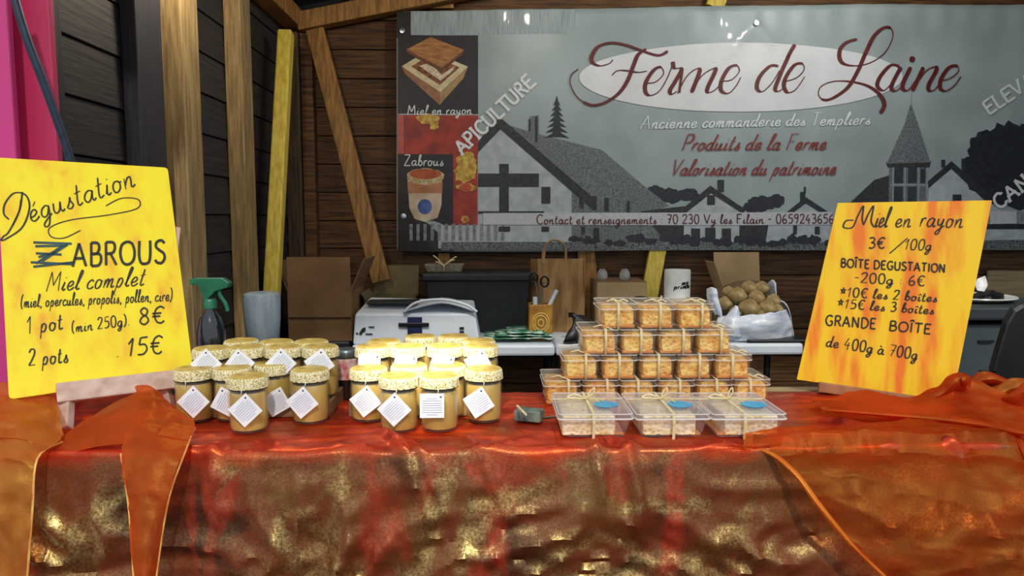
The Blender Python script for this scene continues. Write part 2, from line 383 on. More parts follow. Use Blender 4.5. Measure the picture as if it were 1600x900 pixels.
class Print:
    """flat print or ink lying on a real plane; mp(px, py, layer) gives the world point on that plane"""
    def __init__(s, mp): s.mp = mp; s.b = B(); s.marks = []
    def stroke(s, pts, w, layer=1, smooth=True, wmin=None, down=False):
        p = crom([(a, b, 0) for a, b in pts], 7) if smooth and len(pts) > 2 else [Vector((a, b, 0)) for a, b in pts]
        n = len(p); k = len(s.b.v)
        for i in range(n):
            t = p[min(i+1, n-1)]-p[max(i-1, 0)]
            if t.length < 1e-6: t = Vector((1, 0, 0))
            t.normalize(); ww = w
            if wmin is not None:
                dn = max(0, t.y) if down else abs(t.y)
                ww = wmin+(w-wmin)*dn**.8
                if down and t.x < -.3 and t.y > -.5: ww = max(ww, w*.6)
            if wmin is not None and i in (0, n-1): ww *= .6
            nx, ny = -t.y*ww/2, t.x*ww/2
            s.b.v.append(s.mp(p[i].x+nx, p[i].y+ny, layer)); s.b.v.append(s.mp(p[i].x-nx, p[i].y-ny, layer))
        for i in range(n-1): a = k+2*i; s.b.f.append([a, a+1, a+3, a+2])
    def mark(s): s.marks.append((len(s.b.v), len(s.b.f)))
    def text(s, txt, a, b, h, w, slant=.2, serif=0, layer=2, wmin=None, hy=1.0, spread=True):
        s.mark()
        adv = sum(G[c][0]+.06 if c != ' ' else .32 for c in txt)
        A = Vector(a); D = Vector(b)-A; ln = D.length; u = D/ln; vn = Vector((u.y, -u.x))
        kx = ln/adv if spread else h; x = 0
        for c in txt:
            if c == ' ': x += .32; continue
            aw, st = G[c]
            for straight, pts in st:
                q = []
                for gx, gy in pts:
                    X = (x+gx)*kx+gy*h*slant; Y = gy*h*hy; pt = A+u*X+vn*Y; q.append((pt.x, pt.y))
                if straight and len(q) > 2:
                    for i in range(len(q)-1): s.stroke([q[i], q[i+1]], w, layer, False, wmin)
                else: s.stroke(q, w, layer, not straight, wmin)
                if serif:
                    for e in (q[0], q[-1]):
                        sv = u*h*.13
                        s.stroke([(e[0]-sv.x, e[1]-sv.y), (e[0]+sv.x, e[1]+sv.y)], w*.8, layer+.2, False)
            x += aw+.06
    def poly(s, pts, layer=1, cut=0):
        s.mark()
        bm = bmesh.new(); vs = [bm.verts.new((x, y, 0)) for x, y in pts]; bm.verts.index_update()
        tr = tessellate_polygon([[Vector((x, y, 0)) for x, y in pts]])
        for t in tr:
            try: bm.faces.new([vs[i] for i in t])
            except Exception: pass
        for _ in range(7):
            es = [e for e in bm.edges if e.calc_length() > 15]
            if not es: break
            bmesh.ops.subdivide_edges(bm, edges=es, cuts=1)
        bmesh.ops.triangulate(bm, faces=bm.faces); k = len(s.b.v); bm.verts.index_update()
        for v in bm.verts: s.b.v.append(s.mp(v.co.x, v.co.y, layer))
        for f in bm.faces: s.b.f.append([k+v.index for v in f.verts])
        bm.free()
    def rect(s, x0, y0, x1, y1, layer=1): s.poly([(x0, y0), (x1, y0), (x1, y1), (x0, y1)], layer)
    def blob(s, cx, cy, rx, ry, layer=1, n=26, jag=0, seed=0, rot=0):
        r = random.Random(seed); pts = []
        for i in range(n):
            a = 2*math.pi*i/n; q = 1+jag*(r.random()-.5); x = math.cos(a)*rx*q; y = math.sin(a)*ry*q
            pts.append((cx+x*math.cos(rot)-y*math.sin(rot), cy+x*math.sin(rot)+y*math.cos(rot)))
        s.poly(pts, layer)
    def done(s, name, m, parent, label=None):
        o = obj(name, s.b, m, parent, label=label)
        if 'lettering' in name or 'handwriting' in name or 'print' in name or 'frame' in name: o['kind'] = 'stuff'
        return o
    def each(s, name, m, parent):
        mk = s.marks+[(len(s.b.v), len(s.b.f))]
        for (v0, f0), (v1, f1) in zip(mk, mk[1:]):
            b = B(); b.v = s.b.v[v0:v1]; b.f = [[i-v0 for i in f] for f in s.b.f[f0:f1]]
            if b.f:
                o = obj(name, b, m, parent)
                if 'lettering' in name: o['kind'] = 'stuff'

# ================================================================== THE STALL
ZC = .95      # counter height
ZT = .76      # back table height
YW = 3.80; XL = -1.02; XR = 3.9
fl = B().box((1.4, 1.9, -.05), (5.4, 4.4, .1)); o = obj('floor', fl, M_conc); o['kind'] = 'structure'
gr = B().box((0, -9, -.16), (60, 17.6, .1)); o = obj('ground', gr, mat('outdoor_paving', '#3a3835', '#4a4744', 3, rough=.9)); o['kind'] = 'structure'
SL = .2
def roofz(x): return 2.33+SL*(x-XL) if x < 1.44 else 2.33+SL*(1.44-XL)-SL*(x-1.44)
wbk = struct('wall_back', (0, YW, 0)); h = .142
z0 = 2.279-h*15
for k in range(20):
    z = z0+h*k
    xs = [x for x in (XL, XR) if True]
    x0, x1 = XL, XR
    if z+h > roofz(XL):       # gable planks get shorter under the slope
        ex = (z+h-2.36)/SL; x0 = XL+max(0, ex); x1 = min(XR, 2.88-(x0-XL)+1.02-.0)
        if x1-x0 < .3: continue
    b = B(); R = Matrix.Rotation(math.radians(-2.2), 3, 'X')
    b.box(((x0+x1)/2, YW+.012, z+h/2), (x1-x0, .02, h-.004), R); obj('plank', b, M_plank, wbk, bevel=.002)
b = B().box(((XL+XR)/2, YW+.05, 1.5), (XR-XL+.3, .02, 3.4)); obj('backing', b, M_dark, wbk)
wl = struct('wall_left', (XL, 2.7, 0))
for k in range(17):
    z = 2.304-h*15+h*k
    if z+h > 2.36: continue
    b = B(); R = Matrix.Rotation(math.radians(-2.2), 3, 'Y')
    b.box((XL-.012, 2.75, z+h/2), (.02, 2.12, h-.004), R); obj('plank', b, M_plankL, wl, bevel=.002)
b = B().box((XL-.05, 2.76, 1.3), (.02, 2.1, 2.3)); obj('backing', b, M_dark, wl)
for (y0, y1, x1, m) in ((1.70, 1.76, -.985, M_studd), (2.10, 2.26, -.975, M_studd), (2.33, 2.46, -.945, M_stud), (2.90, 3.02, -.955, M_stud)):
    b = B().box(((XL+x1)/2, (y0+y1)/2, 1.13), (x1-XL, y1-y0, 2.2)); obj('stud', b, m, wl, bevel=.004)
b = B().box((-.975, 2.75, 2.265), (.09, 2.1, .09)); obj('top_plate', b, M_brn, wl, bevel=.004)
b = B().box((-.985, 3.745, 1.1), (.07, .09, 2.2)); obj('corner_stud', b, mat('corner_wood', '#4a3826', '#6b5236', 14, (5, 5, .5), .7, bump=.3), wl, bevel=.004)
b = B().box((-.915, 3.76, 1.1), (.06, .06, 2.2)); obj('corner_stud', b, M_plank, wl, bevel=.004)
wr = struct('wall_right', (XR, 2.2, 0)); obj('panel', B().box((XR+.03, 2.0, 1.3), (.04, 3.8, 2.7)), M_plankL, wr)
ce = struct('ceiling', (1.44, 2.2, 2.8))
for sgn in (0, 1):
    xa, xb = (XL-.3, 1.44) if sgn == 0 else (1.44, XR+.3)
    za, zb = roofz(xa) if sgn == 0 else roofz(xa), roofz(xb)
    b = B(); b.quad((xa, 1.35, za+.03), (xb, 1.35, zb+.03), (xb, 3.95, zb+.03), (xa, 3.95, za+.03)); obj('roof_panel', b, M_dark, ce, solid=.03)
a = P(466, 36, 3.72); c = P(1010, -72, 3.72)
obj('rafter', B().bar(a, c, .08, .085), M_brn, ce, bevel=.004)
for yy in (2.7, 1.8):
    obj('rafter', B().bar((XL+.05, yy, roofz(XL)-.02), (1.44, yy, roofz(1.44)-.02), .07, .06), M_brn, ce, bevel=.004)
# back wall studs that show around the banner
for (pa, pb, w, m) in (((690, -8), (690, 14), .12, M_brn), ((1125, -14), (1116, 12), .09, M_yel), ((915, 388), (925, 505), .09, M_brn), ((694, 395), (694, 430), .06, M_brn)):
    obj('stud', B().bar(P(*pa, 3.77), P(*pb, 3.77), w, .03, (0, 1, 0)), m, wbk, bevel=.003)
obj('batten', B().box(P(1592, 445, 3.77), (.34, .02, .15)), mat('pale_board', '#8a7658', '#a8946f', 9, (.6, 1, 8), .7), wbk, bevel=.003)

# leaning timbers
o = obj('timber_post', B().bar(P(447, 50, 3.42), P(424, 475, 3.12), .062, .062, (0, 1, 0)), M_yel, bevel=.008)
tag(o, 'yellow square timber post leaning in the left rear corner', 'post')
o = obj('leaning_plank', B().bar(P(492, 46, 3.73), P(596, 440, 3.62), .088, .035, (0, 1, 0)), M_brn, bevel=.004)
tag(o, 'long brown plank leaning steeply against the back wall beside the banner', 'plank')
o = obj('leaning_batten', B().bar(P(1028, 388, 3.74), P(1008, 495, 3.66), .085, .03, (0, 1, 0)), M_yel, bevel=.004)
tag(o, 'short yellow batten leaning below the banner behind the small carton', 'plank')

# pink front panel and strap
pk = thing('pink_panel', 'magenta pink painted panel at the far left edge of the stall', 'panel', (-1.2, 1.62, .2))
M_pink = mat('magenta_paint', '#c03078', '#cc3880', 2, rough=.5)
obj('main_board', B().box((-1.36, 1.60, 1.12), (.72, .02, 2.0)), M_pink, pk, bevel=.004)
obj('edge_board', B().box((-.995, 1.655, 1.12), (.10, .02, 2.0)), mat('red_pink_paint', '#b02450', '#bd2c58', 2, rough=.5), pk, bevel=.004)
obj('screw', B().lathe([(.004, 0), (.003, .002)], (0, 0, 0), 10), M_black, pk).location = P(13, 48, 1.585)-pk.location
st = obj('strap', B().tube(crom([P(18, -20, 1.56), P(40, 55, 1.56), P(72, 140, 1.57), P(112, 255, 1.59), P(128, 330, 1.60)], 5), .0085, 8), mat('navy_strap', '#0c1a2c', '#162c46', 60, rough=.5), smooth=True)
tag(st, 'dark blue tie strap running diagonally across the pink panel', 'strap')

# ------------------------------------------------------------------ banner
YB = 3.72
def bm_(px, py, layer=0):
    p = P(px, py, YB); y = .012*math.sin(p.x*2.1+.4)*math.cos(p.z*1.3)+.006*math.sin(p.x*7+p.z*3)
    d = abs(p.x-P(1180, 38, YB).x)+.02; t = max(0, P(1180, 38, YB).z-p.z+.02)
    y += .010*math.exp(-((d-t*.9)/.035)**2)*math.exp(-t/.25)
    y += .0025*math.sin(p.x*46)*max(0, min(1, (60-py)/30))
    return Vector((p.x, YB-y-layer*.0016, p.z))
bn = thing('banner', 'wide printed grey farm banner with red script lettering on the back wall', 'banner', P(1200, 392, YB))
rows = []
for j in range(41):
    t = j/40; r = []
    for i in range(161):
        s_ = i/160; px = 620+s_*1160
        yt = 18-10*math.sin(min(1, s_*1.6)*1.5); yb = 392+(2*math.sin(s_*9)) - (4*s_)
        r.append(bm_(px, yt+(yb-yt)*t))
    rows.append(r)
M_ban = mat('grey_vinyl', '#93a3a3', '#a8b8b8', 3, (1, 1, 1), rough=.45, detail=2, coat=.12)
obj('vinyl_sheet', B().grid(rows), M_ban, bn, smooth=True, solid=.0015)
def ms(n, a, b_=None, sc=60, **k): return mat('print_'+n, a, b_ or a, sc, rough=.5, coat=.08, **k)
pr = lambda: Print(bm_)
# top hem, side hem
p = pr(); p.poly([(642, 19), (900, 14), (900, 52), (642, 55)], 1); p.done('top_hem', ms('hem', '#7f9294', '#a5b4b5', 30, stretch=(8, 1, .3)), bn)
p = pr(); p.rect(620, 18, 642, 60, 1); p.rect(622, 55, 747, 178, 1); p.rect(622, 240, 710, 392, 1); p.each('dark_panel', ms('black', '#141216', '#221c22', 8), bn)
p = pr(); p.rect(622, 180, 747, 241, 1.2); p.rect(708, 240, 746, 357, 1.2); p.each('red_panel', ms('red', '#7c1d10', '#b8391c', 12), bn)
p = pr(); p.poly([(622, 180), (631, 180), (631, 240), (622, 240)], 1.6); p.done('red_edge', ms('rededge', '#b85044', '#c25c4e'), bn)
p = pr()
for i, (x, y, r1, r2) in enumerate(((668, 186, 16, 8), (678, 195, 7, 8), (727, 250, 14, 12), (722, 272, 12, 14), (735, 268, 10, 16), (729, 292, 15, 6), (727, 343, 6, 6))): p.blob(x, y, r1, r2, 1.8+i*.1, 18, .5, i)
p.each('gold_splash', ms('gold', '#a8781c', '#e0c050', 40), bn)
p = pr(); p.blob(728, 293, 9, 7, 2.8); p.blob(727, 343, 3, 3, 2.9); p.each('splash_centre', ms('orange', '#b8421c', '#c85a24', 40), bn)
# comb honey in wooden frame picture
p = pr(); p.poly([(628, 104), (670, 78), (731, 104), (688, 144)], 2); p.done('picture_crate_rim', ms('cream', '#c9b98c', '#e0d4ac', 30), bn)
p = pr(); p.poly([(628, 104), (688, 144), (687, 164), (632, 115)], 2.2); p.done('picture_crate_side', ms('crate', '#8a5a3c', '#a3704a', 30), bn)
p = pr(); p.poly([(688, 144), (731, 104), (724, 122), (687, 164)], 2.2); p.done('picture_crate_end', ms('crate2', '#96764e', '#b09060', 30), bn)
p = pr(); p.poly([(643, 104), (672, 86), (718, 105), (687, 133)], 2.4); p.done('picture_comb', ms('comb', '#4c2410', '#a05c1c', 60), bn)
p = pr(); p.poly([(655, 103), (672, 98), (690, 117), (712, 102), (706, 112), (688, 126)], 2.6); p.done('picture_wax', ms('wax', '#b8a488', '#e8dcc8', 90), bn)
p = pr(); p.poly([(635, 78), (673, 58), (725, 78), (690, 108)], 3); p.done('picture_lid', ms('lid', '#8c5424', '#bc8444', 20, stretch=(1, 1, 4)), bn)
p = pr(); p.poly([(635, 78), (690, 106), (690, 112), (637, 84)], 3.2); p.poly([(690, 106), (725, 78), (722, 86), (690, 112)], 3.2); p.each('picture_lid_edge', ms('lide', '#5c3012', '#74401c', 20), bn)
p = pr(); p.text('Miel en rayon', (636, 180), (738, 178), 15, 1.5, .1); p.text('Zabrous', (631, 259), (694, 259), 17, 1.6, .05); p.each('white_lettering', ms('white', '#d8dcdc', '#e4e8e8'), bn)
# jar picture
p = pr(); p.poly([(637, 275), (691, 275), (690, 320), (684, 340), (665, 347), (648, 342), (640, 325)], 2); p.done('picture_jar', ms('jar', '#b8a080', '#dccab0', 14), bn)
p = pr(); p.poly([(637, 284), (692, 284), (691, 302), (638, 302)], 2.1); p.done('picture_honey', ms('jar2', '#a8663c', '#c4885c', 14), bn)
p = pr(); p.blob(665, 276, 29, 13, 2.3, 30, .12, 3); p.done('picture_cloth_cover', ms('cover', '#a88c48', '#d4c49c', 70), bn)
p = pr(); p.blob(665, 272, 25, 8, 2.6); p.done('picture_cap', ms('cap', '#9c3c14', '#c05a20', 30), bn)
p = pr(); p.blob(664, 323, 11, 12, 2.6); p.done('picture_blue_label', ms('blue', '#2c4488', '#4c6cb0', 30), bn)
# farm view, grey print
LG = ms('pale_wall', '#a4b0b2', '#bcc6c8', 20); MG = ms('mid_grey', '#5c6466', '#747c7e', 70); DG = ms('dark_grey', '#1c2022', '#34393b', 60)
p = pr(); p.poly([(747, 372), (747, 240), (780, 200), (895, 292), (895, 388), (747, 388)], 1.2); p.poly([(1068, 385), (1068, 330), (1111, 300), (1155, 330), (1155, 386)], 1.4)
p.poly([(1195, 385), (1200, 350), (1225, 334), (1258, 318), (1296, 335), (1296, 385)], 1.4); p.poly([(1449, 325), (1449, 288), (1485, 262), (1545, 312), (1545, 330)], 1.4)
p.rect(1540, 356, 1640, 376, 1.5); p.rect(685, 352, 895, 388, 1.25)
p.each('printed_wall', LG, bn)
p = pr(); p.poly([(783, 192), (850, 212), (940, 234), (1000, 285), (1046, 322), (1000, 334), (935, 316), (900, 300)], 1.6); p.poly([(893, 296), (935, 306), (1046, 328), (1046, 386), (893, 388)], 1.5)
p.poly([(1384, 256), (1410, 196), (1420, 162), (1432, 196), (1451, 254)], 2.4); p.poly([(828, 182), (842, 180), (842, 228), (830, 224)], 1.9)
p.rect(1388, 256, 1446, 320, 1.9)
p.each('printed_roof', ms('roof', '#50585a', '#7c8688', 120), bn)
p = pr()
for pts in ([(772, 188), (785, 186), (930, 312), (926, 328), (782, 202), (747, 238), (747, 222)], [(1060, 332), (1110, 290), (1165, 328), (1160, 334), (1111, 302), (1068, 336)],
            [(1222, 336), (1258, 308), (1292, 330), (1290, 338), (1258, 318), (1228, 340)], [(1325, 320), (1366, 281), (1388, 274), (1388, 322)], [(1447, 284), (1484, 252), (1548, 306), (1546, 322), (1484, 264), (1449, 294)],
            [(1383, 254), (1452, 252), (1450, 262), (1386, 262)], [(1155, 332), (1235, 332), (1200, 350), (1195, 378), (1155, 380)], [(1000, 330), (1070, 322), (1068, 380), (1046, 384)]): p.poly(pts, 2.2)
for x0, y0, x1, y1 in ((747, 271, 842, 292), (747, 330, 850, 334), (780, 256, 795, 330), (846, 292, 860, 318), (905, 302, 912, 325), (925, 306, 932, 328), (944, 309, 951, 330), (979, 314, 984, 333), (1121, 281, 1131, 300), (1249, 300, 1257, 316),
                       (826, 186, 829, 205), (836, 182, 840, 222), (1080, 357, 1094, 378), (1128, 357, 1142, 376), (1102, 356, 1118, 372), (1105, 305, 1117, 320), (1238, 352, 1244, 366), (1272, 354, 1280, 366), (927, 356, 936, 374), (908, 354, 914, 366),
                       (1396, 262, 1409, 286), (1417, 262, 1430, 286), (1436, 264, 1443, 286), (1396, 292, 1409, 318), (1417, 292, 1430, 318), (1486, 304, 1500, 316), (779, 354, 797, 362), (846, 354, 858, 362), (1540, 348, 1640, 358), (1255, 292, 1258, 302), (1468, 250, 1474, 262), (1500, 248, 1506, 266)): p.rect(x0, y0, x1, y1, 3)
p.each('printed_window_or_eave', DG, bn)
p = pr()
for i in range(7):
    y = 212-i*8.5; w = 20-i*2.4; p.poly([(870-w, y+4), (870-w*.4, y-3), (870, y-12), (870+w*.4, y-3), (870+w, y+4), (870+w*.3, y+2), (870-w*.3, y+2)], 2.5+i*.05)
for i, (x, y, r1, r2) in enumerate(((1025, 300, 14, 10), (1048, 306, 20, 12), (1075, 304, 18, 10), (1190, 318, 22, 12), (1212, 314, 14, 10), (1178, 324, 20, 8), (1545, 235, 34, 30), (1580, 225, 40, 34), (1640, 230, 60, 44), (1550, 275, 44, 34), (1600, 285, 60, 44), (1522, 262, 20, 22))): p.blob(x, y, r1, r2, 1.3+.05*i, 30, .28, i)
for i in range(26): p.blob(900+i*17+random.uniform(-5, 5), 376+random.uniform(-4, 5), random.uniform(7, 13), random.uniform(4, 9), 3.2+i*.02, 14, .5, i)
p.each('printed_tree', ms('trees', '#14181c', '#2e363a', 120), bn)
p = pr(); p.poly([(690, 378), (1300, 378), (1640, 374), (1640, 388), (1300, 391), (690, 391)], 3.0); p.done('garden_strip', ms('garden', '#22262a', '#848c8e', 150), bn)
p = pr()
for i in range(14): p.rect(640+i*11, 350, 645+i*11, 376, 2.6)
p.rect(1540, 330, 1600, 350, 3.4); p.each('printed_fence_post', ms('fence', '#687072', '#98a0a2', 60), bn)
p = pr(); p.stroke([(1421, 128), (1421, 165)], 1.6, 2.6, False)
for x in (1394, 1412, 1433, 1446): p.stroke([(x, 262), (x, 320)], 2.5, 3.4, False)
p.stroke([(1390, 289), (1446, 289)], 3, 3.4, False); p.done('tower_frame', ms('towerf', '#8c9698', '#9aa4a6'), bn)
p = pr(); p.poly([(755, 333), (1150, 332), (1300, 331), (1300, 351), (1150, 352), (755, 351)], 3.6); p.poly([(1545, 330), (1588, 330), (1588, 349), (1545, 350)], 3.7); p.each('white_contact_strip', ms('strip', '#c0c4c8', '#ccd0d4'), bn)
p = pr(); p.text('Contact et renseignements : 70 230 Vy les Filain - 0659243656', (838, 350), (1303, 349), 14.5, 1.9, 0, layer=4.4); p.done('contact_lettering', ms('brownred', '#5a2624', '#6c3230'), bn)
p = pr(); n = 60; p.poly([(1156+251*math.cos(2*math.pi*i/n), 121+54*math.sin(2*math.pi*i/n)) for i in range(n)], 3.4); p.done('white_oval', ms('oval', '#dce0e2', '#e8ecee', 5), bn)
p = pr(); p.text('APICULTURE', (722, 242), (838, 130), 21, 4.2, 0, serif=1, layer=4.5); p.text('ELEVAGE', (1543, 180), (1652, 108), 21, 4.0, 0, serif=1, layer=4.5); p.text('CANIN', (1559, 328), (1640, 268), 22, 4.2, 0, serif=1, layer=4.5)
p.each('white_slab_lettering', ms('slab', '#e0e6e6', '#ecf0f0'), bn)
p = pr(); p.text('Ancienne commanderie des Templiers', (1000, 201), (1358, 195), 20, 2.4, .3, layer=4.5, wmin=1.2); p.done('white_script_lettering', ms('white2', '#e4ecec', '#f0f4f4'), bn)
p = pr(); p.text('Produits de la Ferme', (1064, 235), (1290, 234), 25, 3.0, .38, layer=4.8, wmin=1.8); p.text('Valorisation du patrimoine', (1046, 274), (1305, 273), 25, 3.0, .38, layer=4.8, wmin=1.8); p.each('red_script_lettering', ms('redscript', '#863830', '#944238'), bn)
p = pr()
def T1(l): return [(880+x/4, 20+y/4) for x, y in l]
def T2(l): return [(1230+x/4, 20+y/4) for x, y in l]
for s_ in ([(655, 240), (600, 265), (520, 245), (400, 200), (300, 185), (220, 210), (180, 270), (185, 310), (230, 330), (290, 315), (312, 290)],
           [(520, 225), (470, 260), (440, 330), (400, 430), (340, 510), (250, 565), (170, 575), (90, 530), (45, 450), (50, 390), (95, 350)], [(305, 390), (340, 360), (400, 360), (470, 370), (525, 362)],
           [(520, 440), (580, 430), (628, 380), (610, 338), (565, 360), (520, 430), (515, 490), (545, 515), (600, 490), (650, 410), (688, 310)], [(685, 305), (695, 345), (740, 352), (700, 430), (668, 485), (680, 508), (712, 490)],
           [(745, 350), (725, 500)], [(715, 505), (770, 400), (830, 352), (850, 370), (800, 500)], [(805, 495), (860, 400), (935, 350), (945, 370), (900, 470), (905, 500), (950, 480), (1000, 420)],
           [(990, 430), (1050, 420), (1095, 370), (1080, 332), (1030, 350), (985, 430), (985, 490), (1030, 505), (1075, 460), (1105, 405)],
           [(1340, 335), (1290, 335), (1225, 400), (1205, 470), (1240, 495), (1300, 440), (1350, 360)], [(1445, 200), (1400, 280), (1340, 420), (1320, 480), (1345, 492), (1385, 460)],
           [(1385, 430), (1450, 410), (1500, 360), (1490, 320), (1440, 330), (1390, 400), (1375, 460), (1400, 500), (1450, 480), (1505, 400)]): p.stroke(T1(s_), 6.6, 5.2, True, 1.7, True)
for s_ in ([(425, 170), (360, 190), (320, 240), (330, 310), (400, 335), (500, 320), (590, 260), (640, 170), (635, 110), (590, 100), (530, 150), (480, 250), (430, 370), (370, 470), (280, 535), (220, 545), (190, 510), (210, 460), (290, 430), (400, 435), (500, 465), (570, 520), (595, 580), (570, 630)],
           [(685, 340), (630, 335), (570, 400), (550, 460), (590, 490), (640, 440), (690, 350)], [(695, 345), (645, 440), (638, 480), (670, 490), (710, 450)], [(755, 345), (710, 440), (708, 480), (740, 488), (785, 430)],
           [(835, 345), (800, 420), (765, 492)], [(790, 450), (850, 370), (905, 342), (918, 362), (870, 450), (870, 487), (905, 485), (950, 430)],
           [(945, 430), (1010, 410), (1058, 370), (1050, 335), (1000, 345), (950, 410), (940, 470), (975, 492), (1030, 460), (1075, 400)]): p.stroke(T2(s_), 6.6, 5.2, True, 1.7, True)
p.blob(1421, 94, 4.5, 4.5, 5.2)
p.done('large_red_lettering', ms('darkred', '#52140e', '#701e14'), bn)
for (x, y) in ((629, 48), (631, 338), (1181, 37)):
    q = bm_(x, y, 6); R = Matrix.Rotation(math.pi/2, 3, 'X')
    b = B().lathe([(.006, 0), (.013, 0), (.014, .003), (.007, .004)], (0, 0, 0), 18); b.v = [R @ v+q for v in b.v]
    obj('eyelet', b, M_steel, bn, smooth=True)

# ================================================================== BACK TABLE AREA
def cbox(b, pxl, pxr, pyb, pyt, Y, D, taper=1):
    """box whose front face spans the given outline at depth Y"""
    a = P(pxl, pyb, Y); c = P(pxr, pyt, Y)
    b.box(((a.x+c.x)/2, Y+D/2, (a.z+c.z)/2), (c.x-a.x, D, c.z-a.z), None, taper); return b
# white folding table, two leaves
xa = P(549, 545, 3.1).x; xm = P(868, 545, 3.1).x; xb = P(1256, 545, 3.1).x
tb = thing('folding_table', 'white plastic folding table along the back wall', 'table', ((xa+xb)/2, 3.4, 0))
for (u, v) in ((xa, xm-.002), (xm+.002, xb)): obj('tabletop', B().box(((u+v)/2, 3.42, ZT-.025), (v-u, .64, .05)), M_white, tb, bevel=.012)
for x in (xa+.12, xm, xb-.12):
    for y in (3.2, 3.66): obj('leg', B().tube([(x, y, 0), (x, y, ZT-.05)], .014), M_black, tb, smooth=True)
# left rear: dark trunk the cartons stand on
tk = thing('lidded_trunk', 'black lidded trunk standing on the floor under the tall open cardboard box', 'trunk', (P(488, 540, 3.3).x, 3.45, 0))
c0 = P(424, 530, 3.2).x; c1 = P(546, 530, 3.2).x
obj('body', B().box(((c0+c1)/2, 3.42, .35), (c1-c0-.02, .40, .70), None, .9), M_black, tk, bevel=.01); obj('lid', B().box(((c0+c1)/2, 3.42, .73), (c1-c0, .42, .06)), M_char, tk, bevel=.01)
# big cardboard box
def carton(name, label, l, r, yb, yt, Y, D, zb, m, flaps, seam=None):
    a = P(l, yb, Y); c = P(r, yt, Y); t = thing(name, label, 'box', ((a.x+c.x)/2, Y+D/2, zb)); w = c.x-a.x; hh = c.z-zb; x0, x1 = a.x, c.x; th = .006
    b = B(); b.box(((x0+x1)/2, Y, zb+hh/2), (w, th, hh)); b.box(((x0+x1)/2, Y+D, zb+hh/2), (w, th, hh)); b.box((x0, Y+D/2, zb+hh/2), (th, D, hh)); b.box((x1, Y+D/2, zb+hh/2), (th, D, hh)); b.box(((x0+x1)/2, Y+D/2, zb+th), (w, D, th))
    obj('body', b, m, t)
    for f in flaps:
        b = B(); z = zb+hh
        if f[0] == 'back': b.quad((x0, Y+D, z), (x1, Y+D, z), (x1+f[2], Y+D+.03, z+f[1]), (x0+f[2], Y+D+.03, z+f[1]))
        if f[0] == 'front': b.quad((x0, Y, z), (x1, Y, z), (x1+f[2], Y+f[3], z+f[1]), (x0+f[2], Y+f[3], z+f[1]))
        if f[0] == 'left': b.quad((x0, Y, z), (x0, Y+D, z), (x0-f[2], Y+D, z+f[1]), (x0-f[2], Y, z+f[1]))
        if f[0] == 'right': b.quad((x1, Y, z), (x1, Y+D, z), (x1+f[2], Y+D, z+f[1]), (x1+f[2], Y, z+f[1]))
        obj('flap', b, m, t, solid=.005)
    if seam:
        s0 = P(l, seam, Y); obj('tape_seam', B().box(((x0+x1)/2, Y-.004, s0.z), (w*.99, .002, .008)), mat('seam_dark', '#3c2a1a'), t)
    return t
carton('cardboard_box', 'tall open brown cardboard box with raised flaps, left of the white scale', 452, 548, 530, 455, 3.22, .30, ZT, M_card, [('front', .15, 0, -.004), ('left', .13, .05), ('right', .14, .06)], 497)
carton('cardboard_box', 'low open olive-brown carton behind the white scale', 572, 645, 540, 468, 3.40, .26, ZT, mat('olive_cardboard', '#6e6040', '#847450', 5, rough=.8), [('back', .14, .0), ('left', .03, .02)])
# translucent plastic tub / grey seat at the far left
q0 = P(411, 530, 2.75)
o = obj('plastic_tub', B().lathe([(.050, .80), (.056, .805), (.066, .93), (.068, 1.0), (.064, 1.018), (.045, 1.024), (.02, 1.022)], (q0.x, 2.75, 0), 28), mat('pale_blue_grey_plastic', '#7e8c98', '#96a6b2', 6, (8, 8, 1), rough=.35), smooth=True); tag(o, 'pale blue-grey rounded plastic tub left of the tall cardboard box', 'tub')
sk = obj('side_stool', B().box((q0.x+.005, 2.76, .40), (.15, .2, .798)), M_black, bevel=.01); tag(sk, 'dark stool holding the pale plastic tub', 'stool')
# black crate
t = thing('storage_crate', 'large black lidded crate in the middle of the back table', 'crate', (P(745, 530, 3.42).x, 3.55, ZT))
cb = B(); a = P(660, 530, 3.42); c = P(832, 437, 3.42)
obj('body', B().box(((a.x+c.x)/2, 3.56, (ZT+c.z)/2), (c.x-a.x-.03, .27, c.z-ZT), None, .93), M_char, t, bevel=.01)
obj('lid', B().box(((a.x+c.x)/2, 3.56, c.z+.012), (c.x-a.x, .31, .035)), M_char, t, bevel=.008)
ct = c.z+.03
# basket tray with raffia bow on the crate
bk = thing('gift_tray', 'small grey tray tied with a raffia bow on top of the black crate', 'tray', (P(694, 430, 3.5).x, 3.55, ct))
cx = bk.location.x
obj('tray', B().box((cx, 3.55, ct+.018), (.19, .12, .036), None, .85), mat('grey_wicker', '#6c6656', '#9a927c', 80, rough=.7), bk, bevel=.004)
bb = B()
for (dx, dz, l) in ((-.05, .05, 1), (.05, .03, 1), (-.04, .02, 1), (.06, .045, 1), (.0, -.02, 1)): bb.tube(crom([(cx, 3.49, ct+.03), (cx+dx*.6, 3.485, ct+.035+dz*.6), (cx+dx, 3.49, ct+.03+dz)], 5), .003, 6)
M_raf = mat('raffia', '#d0bc84', '#ecdcb0', 60, rough=.7)
obj('raffia_bow', bb, M_raf, bk, smooth=True)
